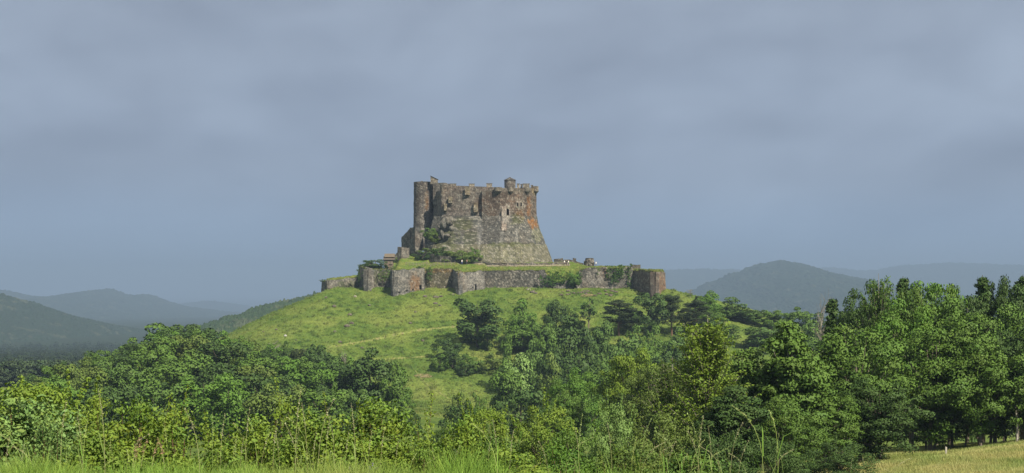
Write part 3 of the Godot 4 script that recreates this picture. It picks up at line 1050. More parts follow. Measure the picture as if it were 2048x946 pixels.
func ramparts() -> void:
	var grey := Color(0.21, 0.205, 0.19)
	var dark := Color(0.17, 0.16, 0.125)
	var pale := Color(0.31, 0.3, 0.28)
	var moss := Color(0.1, 0.12, 0.045)
	var rust := Color(0.32, 0.19, 0.1)
	rampart_piece("bastion", "low grassy stone bastion at the outermost left end of the ramparts", "bastion", [[642, 500, 563], [655, 489, 561], [716, 497, 554]], grey, [[665, 575, 12, 14, pale, 0.7], [690, 570, 30, 10, moss, 0.6]], {}, "bastions of the outer rampart")
	rampart_piece("bastion", "tall narrow bastion with dark overgrown left side beside the low bastion", "bastion", [[717, 499, 531], [735, 484, 537], [758, 492, 538]], grey, [[742, 560, 9, 22, pale, 0.6], [753, 555, 8, 20, moss, 0.6]], {}, "bastions of the outer rampart")
	rampart_piece("rampart_wall", "ivy-hung recess of wall between two left bastions", "wall", [[758, 492, 538], [784, 492, 539]], grey, [[770, 550, 20, 12, moss, 0.8]], {}, "curtain walls of the outer rampart")
	var y := func(py: float) -> float: return (HY - py) * 483.0 / F
	rampart_piece("bastion", "broad pointed bastion with rusty stain, small doorway and gun slits", "bastion", [[783, 492, 539], [786, 478, 540], [850, 486, 537], [851, 492, 537]], Color(0.2, 0.2, 0.19), [[832, 565, 14, 22, rust, 0.75], [800, 560, 26, 40, Color(0.23, 0.23, 0.22), 0.5], [835, 545, 24, 8, Color(0.24, 0.23, 0.2), 0.6], [846, 560, 6, 30, Color(0.27, 0.25, 0.22), 0.6]],
		{1: [[11.0, 11.9, y.call(578), y.call(570), 1.1], [8.0, 8.6, y.call(579.5), y.call(577), 1.0], [5.2, 6.0, y.call(582), y.call(580), 1.0], [2.2, 3.0, y.call(584.5), y.call(582.5), 1.0]]}, "bastions of the outer rampart")
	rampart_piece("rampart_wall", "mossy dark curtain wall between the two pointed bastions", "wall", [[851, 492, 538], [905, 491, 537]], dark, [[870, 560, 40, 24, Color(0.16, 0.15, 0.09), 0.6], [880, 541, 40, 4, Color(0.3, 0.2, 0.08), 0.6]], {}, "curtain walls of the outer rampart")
	rampart_piece("bastion", "pale grey pointed bastion with a tall dark slit near its right edge", "bastion", [[904, 491, 538], [917, 480, 545], [970, 488, 541], [971, 492, 541]], Color(0.235, 0.23, 0.22), [[940, 565, 40, 30, pale, 0.5], [925, 548, 10, 6, Color(0.3, 0.2, 0.08), 0.6], [925, 570, 8, 20, Color(0.28, 0.24, 0.2), 0.6]],
		{1: [[7.6, 8.2, y.call(580), y.call(567), 1.1], [6.3, 6.8, y.call(575), y.call(572.5), 1.0], [5.4, 5.8, y.call(577), y.call(575.5), 1.0]]}, "bastions of the outer rampart")
	rampart_piece("rampart_wall", "long plain dark grey curtain wall right of the pale bastion", "wall", [[971, 492, 541], [1030, 491.5, 541], [1088, 491, 540]], Color(0.165, 0.16, 0.145), [[1030, 560, 70, 30, Color(0.14, 0.14, 0.12), 0.5]], {}, "curtain walls of the outer rampart")
	rampart_piece("rampart_wall", "broken slumped stretch of curtain wall under ivy and a leafy bush", "wall", [[1088, 491, 542], [1105, 490, 566], [1122, 489.5, 566], [1147, 489.5, 556], [1163, 489.5, 560]], Color(0.2, 0.195, 0.18), [], {}, "curtain walls of the outer rampart")
	rampart_piece("rampart_wall", "pale ruined curtain wall half hidden by ivy near the right-hand bastion", "wall", [[1160, 490, 541], [1172, 489.5, 536], [1212, 489.5, 535], [1240, 489.7, 541], [1256, 490, 531], [1264, 490, 531]], Color(0.23, 0.215, 0.19), [[1190, 555, 20, 14, pale, 0.5], [1212, 548, 6, 14, Color(0.3, 0.2, 0.14), 0.5]], {}, "curtain walls of the outer rampart")
	rampart_piece("bastion", "tall corner bastion with reddish right face at the right end of the ramparts", "bastion", [[1263, 491, 540], [1310, 474, 543], [1332, 488, 543]], Color(0.2, 0.165, 0.14), [[1320, 575, 14, 34, Color(0.34, 0.22, 0.15), 0.75], [1300, 545, 16, 6, Color(0.3, 0.27, 0.2), 0.6]], {}, "bastions of the outer rampart")
	# the grassy terrace held by the ramparts
	var mb := MB.new()
	var pts := PackedVector3Array()
	var cols := PackedColorArray()
	var xs := []
	var x := -69.0
	while x < 54.3:
		xs.append(x)
		x += 0.5
	for r in 92:
		var t := maxf(1.3, 0.8 + 0.5 * (r - 1)) if r < 62 else 31.3 + 2.0 * (r - 62)
		for q in xs:
			var steep := minf(9.0, absf(wall_at(q + 0.2).x - wall_at(q - 0.2).x) / 0.4)
			var z: float = wall_at(q).x - t - 0.75 * (sqrt(1.0 + steep * steep) - 1.0)
			z = minf(z, minf(wall_at(q - 1.3).x, wall_at(q + 1.3).x) - 1.3)
			var y2 := terrace(q, z)
			if r == 0:
				y2 = ground(q, z) - 1.0
			pts.append(Vector3(q, y2, z))
			var a := nz.get_noise_2d(q * 20.0, z * 20.0)
			var b := nf.get_noise_2d(q * 150.0, z * 150.0)
			var c := Color(0.14, 0.215, 0.045).lerp(Color(0.27, 0.26, 0.09), clampf(0.25 + 0.9 * a, 0, 1))
			if t < 1.2 and a > -0.1:
				c = c.lerp(Color(0.3, 0.22, 0.09), 0.6)
			cols.append(c * (1.0 + 0.25 * b))
	mb.grid(pts, cols, xs.size())
	structure(obj("terrace_ground", mb.mesh(), M.turf))

func on_terrace(px: float, d: float) -> Vector3:
	var p := P(px, 0, d)
	p.y = terrace(p.x, p.z)
	return p

func low_wall(label: String, pts: Array, high: float, col: Color, thick := 0.7) -> void:
	var at := on_terrace(pts[0][0], pts[0][1])
	var t := thing("low_wall", label, "wall", at)
	for k in pts.size() - 1:
		var a := on_terrace(pts[k][0], pts[k][1])
		var b := on_terrace(pts[k + 1][0], pts[k + 1][1])
		var mb := MB.new()
		a.y -= 0.5; b.y -= 0.5
		solid_wall(mb, a - at, b - at, a.y + 0.5 + high - at.y, b.y + 0.5 + high - at.y, thick, col, [], [], 0.35)
		obj("wall", mb.mesh(), M.stone, t)

func ivy(label: String, quads: Array, mat: String, dens: float, leaf := 0.2) -> void:   # leaves over quads given as [px0, py0, px1, py1, d]
	var at := P(quads[0][0], quads[0][3], quads[0][4])
	var t := thing("ivy", label, "ivy", at)
	var mb := MB.new()
	var stem := MB.new()
	for q in quads:
		var a := P(q[0], q[3], q[4])
		var b := P(q[2], q[1], q[4])
		var n := int((b.x - a.x) * (b.y - a.y) * dens)
		for k in n / 12:
			var p := Vector3(rnd(a.x, b.x), rnd(a.y, b.y), a.z + rnd(0.0, 0.5))
			leaves(mb, p - at, Vector3(0.55, 0.5, 0.35), 14, leaf, Color(1, 1, 1), 0.3)
		stem = MB.new()
		stem.tube([Vector3((a.x + b.x) * 0.5, a.y - 0.6, a.z + 0.1) - at, Vector3((a.x + b.x) * 0.5, b.y, a.z + 0.1) - at], [0.08, 0.02], 4, BARK)
		obj("stem", stem.mesh(), M.wood, t)
	obj("foliage", mb.mesh(), M[mat], t)

func terrace_things() -> void:
	rng.seed = 77
	var dark := Color(0.18, 0.17, 0.155)
	# chapel ruin against the round tower
	var at := on_terrace(815, 536)
	var t := thing("ruined_chapel", "dark roofless gable ruin standing against the round tower", "ruin", at)
	var mb := MB.new()
	var prof := [[803, 474], [810, 468], [820, 456.5], [830, 455]]
	for k in 3:
		var a := P(prof[k][0], 0, 540.0 - 3.0 * k)
		var b := P(prof[k + 1][0], 0, 537.0 - 3.0 * k)
		var low := at.y - 1.0
		var op := []
		if k == 2:
			op = [[0.5, 1.4, P(0, 477, 533).y - at.y, P(0, 461, 533).y - at.y, 3.0]]
		solid_wall(mb, Vector3(a.x, low, a.z) - at, Vector3(b.x, low, b.z) - at, P(0, prof[k][1], 537).y - at.y, P(0, prof[k + 1][1], 537).y - at.y, 2.4, dark, [], op, 0.25)
	obj("wall", mb.mesh(), M.stone, t)
	# stub of wall below it
	at = on_terrace(803, 514)
	t = thing("wall_stub", "square grey masonry stub with grassy top below the chapel ruin", "ruin", at)
	mb = MB.new()
	var l := P(795, 494, 521)
	var c := P(803, 495, 512)
	var r := P(819, 496, 515)
	for s in [[l, c, Color(0.25, 0.235, 0.21)], [c, r, Color(0.25, 0.235, 0.21)]]:
		var a: Vector3 = s[0]
		var b: Vector3 = s[1]
		solid_wall(mb, Vector3(a.x, at.y - 1.0, a.z) - at, Vector3(b.x, at.y - 1.0, b.z) - at, a.y - at.y, b.y - at.y, 2.0, s[2], [], [], 0.3)
	obj("wall", mb.mesh(), M.stone, t)
	low_wall("long dark retaining wall under shrubs left of the keep", [[774, 528], [800, 526], [840, 514], [880, 506], [935, 504]], 2.6, Color(0.18, 0.17, 0.145), 1.2)
	# wooden hut
	at = on_terrace(778, 502)
	t = thing("wooden_hut", "small weathered timber hut with shingle roof beside the ramparts", "hut", at)
	mb = MB.new()
	var w0 := P(767, 0, 500).x - at.x
	var w1 := P(787, 0, 500).x - at.x
	var wood_c := Color(0.17, 0.14, 0.115)
	for k in 16:
		var x0 := lerpf(w0 + 0.3, w1 - 0.3, k / 16.0)
		mb.box(Vector3(x0, -0.6, 1.5 + rnd(0.0, 0.06)), Vector3(x0 + (w1 - w0) / 17.5, 3.5, 1.7), jit(wood_c, 0.2))
	mb.box(Vector3(w0 + 0.3, -0.6, -1.6), Vector3(w1 - 0.3, 3.4, 1.52), wood_c)
	obj("wall", mb.mesh(), M.plain, t)
	mb = MB.new()
	mb.box(Vector3(w0 + 1.9, 1.5, 1.69), Vector3(w1 - 0.4, 1.75, 1.85), Color(0.05, 0.045, 0.04))
	obj("ledge", mb.mesh(), M.plain, t)
	mb = MB.new()
	for s in 2:     # two pitched roofs, one above the other
		var y0 := 3.4 + 1.0 * s
		var half := 2.1 - 0.7 * s
		var rc := Color(0.1, 0.088, 0.078) if s == 0 else Color(0.13, 0.112, 0.09)
		var x0 := w0 - 0.1 + 0.3 * s
		var x1 := w1 + 0.35
		for e in [-1.0, 1.0]:
			mb.quad(Vector3(x0 if e > 0 else x1, y0, half * e), Vector3(x1 if e > 0 else x0, y0, half * e), Vector3(x1 if e > 0 else x0, y0 + 1.25, 0), Vector3(x0 if e > 0 else x1, y0 + 1.25, 0), rc)
		mb.tri(Vector3(x0, y0, -half), Vector3(x0, y0, half), Vector3(x0, y0 + 1.25, 0), rc)
		mb.tri(Vector3(x1, y0, half), Vector3(x1, y0, -half), Vector3(x1, y0 + 1.25, 0), rc)
		mb.box(Vector3(x0, y0 - 0.12, -half), Vector3(x1, y0 - 0.01, half), rc)
	obj("roof", mb.mesh(), M.plain, t)
	# small broken wall by the hut
	low_wall("pale broken gable of rubble left of the timber hut", [[738, 497], [744, 498], [755, 498]], 1.9, Color(0.25, 0.24, 0.21))
	low_wall("long low grey wall bordering the terrace path below the keep", [[1000, 502], [1050, 502], [1100, 503], [1138, 503]], 0.9, Color(0.22, 0.2, 0.175))
	low_wall("low dark wall at the foot of the keep's plinth", [[925, 505.5], [960, 504], [1005, 503]], 0.7, Color(0.16, 0.15, 0.13))
	low_wall("low ruined wall right of the keep on the terrace", [[1112, 516], [1145, 514], [1166, 513]], 1.0, Color(0.2, 0.19, 0.17))
	low_wall("small dark wall stump between the keep and the broken tower", [[1146, 520], [1152, 520]], 2.2, dark, 1.2)
	low_wall("dark lintel wall beside the plinth's right corner", [[1108, 523], [1126, 523]], 1.6, dark, 1.0)
	low_wall("row of rubble on top of the right end bastion", [[1262, 500], [1272, 500], [1281, 500]], 1.7, Color(0.16, 0.15, 0.13))
	# broken tower stub
	at = on_terrace(1178, 507)
	t = thing("broken_tower", "jagged dark stump of a broken tower on the right of the terrace", "ruin", at)
	mb = MB.new()
	drum(mb, Vector3.ZERO, -1.0, 2.2, 2.1, 1.9, Color(0.17, 0.16, 0.14), [], 18, 0.4)
	drum(mb, Vector3(0.2, 0, 0), 2.2, 3.3, 1.75, 1.5, Color(0.15, 0.14, 0.125), [], 14, 0.4)
	obj("wall", mb.mesh(), M.stone, t)
	for k in 7:
		rock("stone", Vector3(rnd(-1.9, 1.9), rnd(-0.2, 3.4), rnd(0.4, 1.8)), Vector3(rnd(0.7, 1.4), rnd(0.6, 1.2), 0.9), Color(0.18, 0.17, 0.15), k + 40, t)
	# terrace footpath
	mb = MB.new()
	var pts := PackedVector3Array()
	var cols := PackedColorArray()
	for row in 4:
		for k in 60:
			var px := lerpf(915, 1140, k / 59.0)
			var p := P(px, 0, lerpf(500.5, 499.8, k / 59.0) + row * 0.9)
			pts.append(Vector3(p.x, terrace(p.x, p.z) + 0.1, p.z))
			cols.append(jit(Color(0.36, 0.31, 0.25), 0.12))
	mb.grid(pts, cols, 60)
	structure(obj("path", mb.mesh(), M.turf))
	# timber fence on the terrace
	at = on_terrace(812, 499)
	t = thing("timber_fence", "grey timber post and rail fence along the terrace behind the rampart", "fence", at)
	for k in 15:
		var p := on_terrace(812 + k * 7.0, 499.0) - at
		mb = MB.new()
		mb.box(p + Vector3(-0.07, -0.3, -0.07), p + Vector3(0.07, 1.25, 0.07), jit(Color(0.2, 0.18, 0.15), 0.2))
		obj("post", mb.mesh(), M.plain, t)
		if k > 0:
			var q := on_terrace(812 + (k - 1) * 7.0, 499.0) - at
			for h in [0.5, 1.0]:
				mb = MB.new()
				mb.tube([q + Vector3(0, h, 0.09), p + Vector3(0, h, 0.09)], [0.06, 0.06], 4, Color(0.2, 0.18, 0.15))
				obj("rail", mb.mesh(), M.plain, t)
	ivy("dark ivy cascading over the slumped curtain wall", [[1078, 552, 1130, 568, 489.3], [1095, 543, 1165, 556, 489.6], [1085, 560, 1112, 572, 489.0]], "ivy", 34.0)
	ivy("thick ivy over the ruined wall beside the right end bastion", [[1212, 532, 1250, 556, 489.2], [1222, 552, 1238, 566, 489.2], [1254, 529, 1262, 572, 489.4], [1238, 528, 1246, 545, 489.2]], "ivy", 38.0)
	ivy("narrow green creeper on the pale ruined curtain wall", [[1192, 538, 1200, 552, 489.0]], "mid", 14.0)
	ivy("ivy hanging into the recess between the left bastions", [[757, 540, 788, 556, 490.5], [758, 553, 772, 562, 490.5]], "mid", 24.0)
	ivy("dark column of ivy on the curtain wall left of the pale bastion", [[852, 536, 864, 562, 491.0]], "ivy", 34.0)
	ivy("creeper covering the dark left flank of the tall narrow bastion", [[714, 528, 728, 570, 490.0]], "dark", 26.0)

func protos() -> void:
	for k in 4:
		proto_broad("oak%d" % k, {"clumps": 26 + 4 * k, "per": 130, "leaf": 0.23, "w": 8.0 + 0.4 * k, "lo": 0.04, "limbs": 4, "cr": 1.25, "flat": 0.85, "shell": 0.22, "narrow": 0.65})
	for k in 2:
		proto_broad("shrub%d" % k, {"clumps": 26, "per": 120, "leaf": 0.28, "w": 11.0, "lo": -0.05, "limbs": 5, "cr": 1.15, "shell": 0.25, "narrow": 0.65})
	for k in 4:
		proto_broad("broad%d" % k, {"clumps": 135, "per": 300, "leaf": 0.108, "w": 8.5, "lo": 0.1, "cr": 0.85, "flat": 0.62, "limbs": 3, "shoots": 0, "bark": Color(0.15, 0.13, 0.11)})
	for k in 2:
		proto_broad("tall%d" % k, {"clumps": 105, "per": 270, "leaf": 0.108, "w": 5.6, "lo": 0.06, "cone": 0.45, "cr": 1.0, "limbs": 2, "shoots": 0, "bark": Color(0.22, 0.2, 0.17)})
	proto_broad("sparse", {"clumps": 26, "per": 60, "leaf": 0.26, "w": 5.5, "lo": 0.35, "limbs": 1, "bark": Color(0.2, 0.17, 0.14)})
	proto_broad("near0", {"clumps": 90, "per": 300, "leaf": 0.12, "w": 10.0, "lo": -0.1, "cr": 0.9, "limbs": 3, "shoots": 8})
	proto_broad("near1", {"clumps": 90, "per": 300, "leaf": 0.12, "w": 10.0, "lo": -0.1, "cr": 0.9, "limbs": 3, "shoots": 8})
	proto_broad("simple", {"clumps": 16, "per": 22, "leaf": 0.75, "w": 8.5, "lo": 0.0, "limbs": 20})
	proto_pine("pine0")
	proto_pine("pine1")
	proto_spruce("spruce", 1.7)
	proto_spruce("spruce_wide", 2.6)
	proto_feather("feather0", 6.5)
	proto_feather("feather1", 7.5)
	proto_bare("bare")
	proto_bush("bush0", 2.2, 2.5, 3, 0.03, 210, 130)
	proto_bush("bush1", 2.0, 2.4, 0, 0.032, 200, 130)
	proto_bush("bush2", 2.5, 2.4, 2, 0.029, 230, 125)

func nth(n: int) -> String:
	return "%d%s" % [n, "th" if n % 100 > 10 and n % 100 < 14 else ["th", "st", "nd", "rd", "th", "th", "th", "th", "th", "th"][n % 10]]

func ordinal(n: int) -> String:
	return ["zeroth", "first", "second", "third", "fourth", "fifth", "sixth", "seventh", "eighth", "ninth", "tenth", "eleventh", "twelfth", "thirteenth", "fourteenth", "fifteenth", "sixteenth"][mini(n, 16)]

func wood() -> void:   # the wooded knoll at left
	rng.seed = 404
	var mats := ["mid", "dark", "dark", "olive", "bluish", "mid", "dark", "bright", "dark"]
	var adj := {"mid": "mid green", "dark": "dark green", "olive": "olive green", "bluish": "blue green", "bright": "bright green"}
	var crest := [[60, 752], [80, 742], [140, 712], [200, 700], [255, 688], [290, 658], [340, 648], [375, 638], [400, 648], [440, 658], [480, 668], [520, 690], [580, 688], [650, 694], [690, 706], [760, 740]]
	var d := 352.0
	var row := 0
	while d > 232.0:
		var px := 40.0 + rnd(0, 40)
		var count := 0
		while px < 700.0:
			var q := px + rnd(-8, 8)
			var dd := d + rnd(-4, 4)
			var x := (q - 1024.0) * dd / F
			var y := ground(x, -dd)
			var h := rnd(7.5, 11.5)
			var cap := 700.0
			for k in range(1, crest.size()):
				if q <= crest[k][0]:
					cap = lerpf(crest[k - 1][1], crest[k][1], (q - crest[k - 1][0]) / (crest[k][0] - crest[k - 1][0]))
					break
			var hmax := (HY - cap + rnd(-4, 6)) * dd / F - y
			if row == 0:
				h = hmax
			h = clampf(minf(h, hmax), 3.0, 15.0) * rnd(0.85 if row > 1 else 0.97, 1.05)
			if not (q > 660 and row > 3):
				var m: String = mats[rng.randi() % mats.size()]
				var w := h * rnd(0.85, 1.25)
				count += 1
				plant("broadleaf_tree", "oak%d" % (rng.randi() % 4), m, x, -dd, y - 0.3, w, h, "%s tree, %s from left in the knoll wood's %s row from the back" % [adj[m], ordinal(count), ordinal(row + 1)], "tree", "trees of the knoll wood")
			px += 54.0 + rnd(0, 26)
		d -= 17.0
		row += 1
	tree("pine_tree", "spruce_wide", "bluish", 478, 783, 40, 235, "small conical conifer at the front foot of the knoll wood")
	tree("conifer_tree", "spruce_wide", "dark", 540, 760, 70, 240, "broad dark conifer at the front right of the knoll wood")
	for q in [[535, 688, 24, "dark"], [570, 682, 20, "dark"], [600, 690, 30, "pine"], [632, 680, 26, "dark"], [640, 694, 34, "dark"]]:
		tree("broadleaf_tree", "oak%d" % (int(q[0]) % 4), q[3], q[0], q[1], q[2] * 1.6, 345, "dark tree at the wood's upper edge against bright grass, %s from left" % nth([535, 570, 600, 632, 640].find(int(q[0])) + 1), "trees at the wood's upper edge")
	tree("dead_tree", "bare", "mid", 546, 680, 40, 346, "bare grey dead tree at the upper edge of the knoll wood")
	tree("dead_tree", "bare", "mid", 690, 700, 26, 330, "bare greyish sapling beside the big round tree below the footpath")
	tree("broadleaf_tree", "oak1", "dark", 742, 697, 120, 300, "big round dark green tree below the footpath on the castle hill")
	tree("broadleaf_tree", "oak3", "mid", 790, 722, 70, 296, "green tree joined to the right side of the big round tree")
	tree("broadleaf_tree", "oak0", "bluish", 715, 770, 60, 262, "pale bushy tree below the big round tree")
	tree("broadleaf_tree", "oak2", "mid", 668, 765, 36, 262, "small upright green tree right of the front of the wood")
	tree("broadleaf_tree", "oak0", "bluish", 625, 778, 70, 255, "light grey green rounded tree at the foot of the wood")
	tree("shrub", "shrub0", "dark", 828, 808, 34, 255, "lone small dark shrub on the pale grass of the valley floor", "", "shrub")
	tree("shrub", "shrub1", "mid", 800, 780, 60, 285, "low green shrub at the right foot of the big round tree", "", "shrub")
	tree("shrub", "shrub1", "olive", 760, 800, 60, 270, "olive scrub under the big round tree", "", "shrub")
	# far dark woodland on the valley floor
	var xf := []
	var cols := []
	for k in 5200:
		var dd := 560.0 + 2300.0 * pow(rng.randf(), 1.5)
		var q := rnd(-80, 520) if k % 4 else rnd(1330, 2100)
		var x := (q - 1024.0) * dd / F
		if x > -150 and x < 130:
			continue
		var y := ground(x, -dd)
		var h := rnd(7, 12)
		if (HY - 682.0 + rnd(-6.0, 6.0)) * dd / F < y + h and q < 700:
			continue
		xf.append(Transform3D(Basis(Vector3.UP, rnd(0, TAU)).scaled(Vector3(h / 9.0, h / 10.0, h / 9.0)), Vector3(x, y, -dd)))
		cols.append(jit(Color(0.055, 0.085, 0.04), 0.3))
	stuff("woodland", PROTO.simple[1], M.grass, xf, cols, "dark hazy woodland covering the distant valley floor", "woodland")

func hill_trees() -> void:   # trees on and below the castle slope
	rng.seed = 909
	tree("broadleaf_tree", "oak0", "dark", 955, 588, 112, -694, "large dark green tree on the slope below the pale bastion")
	tree("broadleaf_tree", "oak2", "bright", 1047, 597, 70, -692, "bright green tree right of the large dark tree on the slope")
	tree("broadleaf_tree", "oak1", "mid", 1045, 650, 84, -706, "rounded green tree in front of the bright green slope tree")
	tree("broadleaf_tree", "oak3", "dark", 1112, 598, 56, -668, "dark narrow tree on the slope left of the slender sapling")
	tree("sapling_tree", "sparse", "bluish", 1177, 594, 40, -665, "slender young tree with visible thin trunk on the grass slope")
	tree("broadleaf_tree", "oak2", "bluish", 1150, 615, 44, -660, "greyish tree between the dark narrow tree and the slender sapling")
	tree("pine_tree", "pine0", "pine", 1238, 600, 84, -672, "dark flat-topped pine standing alone on the slope right of the sapling", "pines on the castle slope")
	tree("broadleaf_tree", "oak1", "bright", 1262, 612, 46, -655, "light green tree peeping out behind the lone pine")
	tree("broadleaf_tree", "oak0", "dark", 1302, 577, 70, -672, "tall dark tree before the right corner bastion")
	tree("pine_tree", "pine1", "pine", 1344, 590, 62, -672, "pine with bare reddish trunk just right of the corner bastion", "pines on the castle slope")
	tree("pine_tree", "pine0", "pine", 1392, 600, 70, -672, "dark spreading pine left of the bright round-topped tree", "pines on the castle slope")
	tree("dead_tree", "bare", "mid", 1381, 578, 26, 478, "bare reddish dead tree on the skyline behind the pines")
	tree("spruce_tree", "spruce", "pine", 1393, 592, 18, 470, "tiny dark pointed spruce on the skyline behind the pines")
	tree("broadleaf_tree", "oak3", "bright", 1416, 580, 52, 452, "bright round-topped tree on the skyline right of the pines")
	tree("broadleaf_tree", "oak2", "bluish", 1466, 594, 84, 456, "broad hazy green tree on the skyline left of the distant peak")
	tree("broadleaf_tree", "oak1", "bluish", 1510, 620, 50, 452, "small hazy tree in the skyline dip below the distant peak")
	tree("broadleaf_tree", "oak0", "mid", 1545, 616, 56, 450, "rounded green tree on the skyline under the distant peak")
	tree("broadleaf_tree", "oak1", "mid", 1598, 614, 64, 448, "wide green tree on the skyline right of the rounded one")
	tree("broadleaf_tree", "oak3", "bluish", 1440, 640, 80, 430, "hazy green tree below the broad skyline tree")
	tree("broadleaf_tree", "oak0", "bluish", 1520, 650, 90, 425, "hazy green tree behind the yellow feathery tree")
	tree("broadleaf_tree", "oak2", "mid", 1620, 640, 80, 420, "green tree below the skyline left of the spruce tops")
	tree("broadleaf_tree", "oak2", "mid", 1310, 650, 60, 400, "small green tree in front of the tall dark tree")
	tree("broadleaf_tree", "oak1", "dark", 1130, 632, 110, 392, "wide dark tree clump at the foot of the slope")
	tree("broadleaf_tree", "oak3", "mid", 1098, 655, 60, 388, "green tree left of the wide dark clump")
	tree("broadleaf_tree", "oak2", "dark", 1170, 655, 70, 388, "dark green tree right of the wide dark clump")
	tree("broadleaf_tree", "oak0", "bluish", 1250, 662, 80, 380, "light grey green bushy tree below the lone pine")
	tree("broadleaf_tree", "oak1", "bluish", 1360, 655, 70, 390, "pale bushy tree at the edge of the grass strip")
	for q in [["oak0", "mid", 1085, 640, 60, -708, "green tree between the bright slope tree and the wide dark clump"], ["oak3", "bluish", 1205, 640, 56, 405, "hazy tree at the lower left of the lone pine"], ["oak1", "mid", 1290, 672, 80, 372, "green tree above the yellow green crown"], ["oak2", "bluish", 1225, 690, 80, 345, "blue green tree left of the yellow green crown"],
			["oak0", "dark", 1345, 690, 80, 340, "dark tree behind the left of the feathery tree"], ["oak3", "dark", 1110, 690, 70, 350, "dark tree left of centre in the valley thicket"], ["oak1", "bluish", 1065, 680, 60, 365, "grey green tree below the rounded slope tree"], ["oak2", "mid", 1015, 668, 50, 385, "green tree at the foot of the large dark slope tree's right side"],
			["oak0", "mid", 1190, 730, 80, 280, "green tree right behind the brilliant round tree"], ["oak2", "mid", 1270, 650, 60, 400, "green tree right of the lone pine's foot"], ["oak3", "mid", 1420, 620, 70, 445, "green tree under the bright round-topped skyline tree"], ["oak1", "dark", 1490, 615, 60, 455, "dark tree right of the broad hazy skyline tree"],
			["oak0", "bluish", 1570, 640, 80, 430, "hazy tree under the rounded skyline tree"], ["oak2", "dark", 1640, 625, 60, 440, "dark tree left of the bare branched dead tree"]]:
		tree("broadleaf_tree", q[0], q[1], q[2], q[3], q[4], q[5], q[6])
	for q in [[893, 664, 62, -722, "dark"], [880, 700, 44, -742, "mid"], [905, 690, 60, -738, "dark"], [945, 705, 52, -746, "mid"], [985, 700, 60, -745, "olive"], [975, 640, 50, -700, "bluish"], [930, 720, 40, -752, "dark"]]:
		tree("shrub", "shrub%d" % (int(q[0]) % 2), q[4], q[0], q[1], q[2], q[3], {893: "dark rounded shrub left below the large dark slope tree", 880: "leftmost green shrub of the thicket on the slope", 905: "dark shrub in the middle of the slope thicket", 945: "green shrub right of the slope thicket's middle", 985: "olive scrub at the right of the slope thicket", 975: "pale shrub at the foot of the large dark slope tree", 930: "low dark shrub at the thicket's lower edge"}[int(q[0])], "shrubs of the slope thicket", "shrub")
	tree("broadleaf_tree", "oak3", "silver", 1030, 704, 84, 330, "pale leafy tree above the dark wide bush in mid valley")
	tree("broadleaf_tree", "oak1", "mid", 1010, 722, 70, 322, "green tree at the left of the pale valley tree")
	tree("broadleaf_tree", "oak2", "olive", 1100, 706, 70, 325, "olive tree right of the pale valley tree")
	tree("broadleaf_tree", "oak0", "dark", 1160, 690, 90, 335, "dark tree above the brilliant green round tree")
	tree("broadleaf_tree", "oak3", "bluish", 1200, 705, 70, 320, "grey green tree right above the brilliant green round tree")
	tree("shrub", "shrub0", "dark", 1040, 756, 120, 250, "wide dark bush left of the brilliant green round tree", "", "shrub")
	tree("broadleaf_tree", "broad1", "bright", 1150, 727, 116, 190, "brilliant green round tree in the middle of the valley")
	tree("broadleaf_tree", "broad2", "mid", 1130, 775, 100, 170, "soft green tree in front of the brilliant round tree")
	tree("shrub", "shrub1", "dark", 922, 790, 84, 240, "dark double shrub on the valley grass left of the pale willows", "", "shrub")
	tree("shrub", "shrub0", "olive", 915, 765, 36, 290, "small round shrub alone on the bright valley grass", "", "shrub")
	tree("shrub", "shrub1", "mid", 960, 775, 44, 262, "thin green shrub above the dark double shrub", "", "shrub")

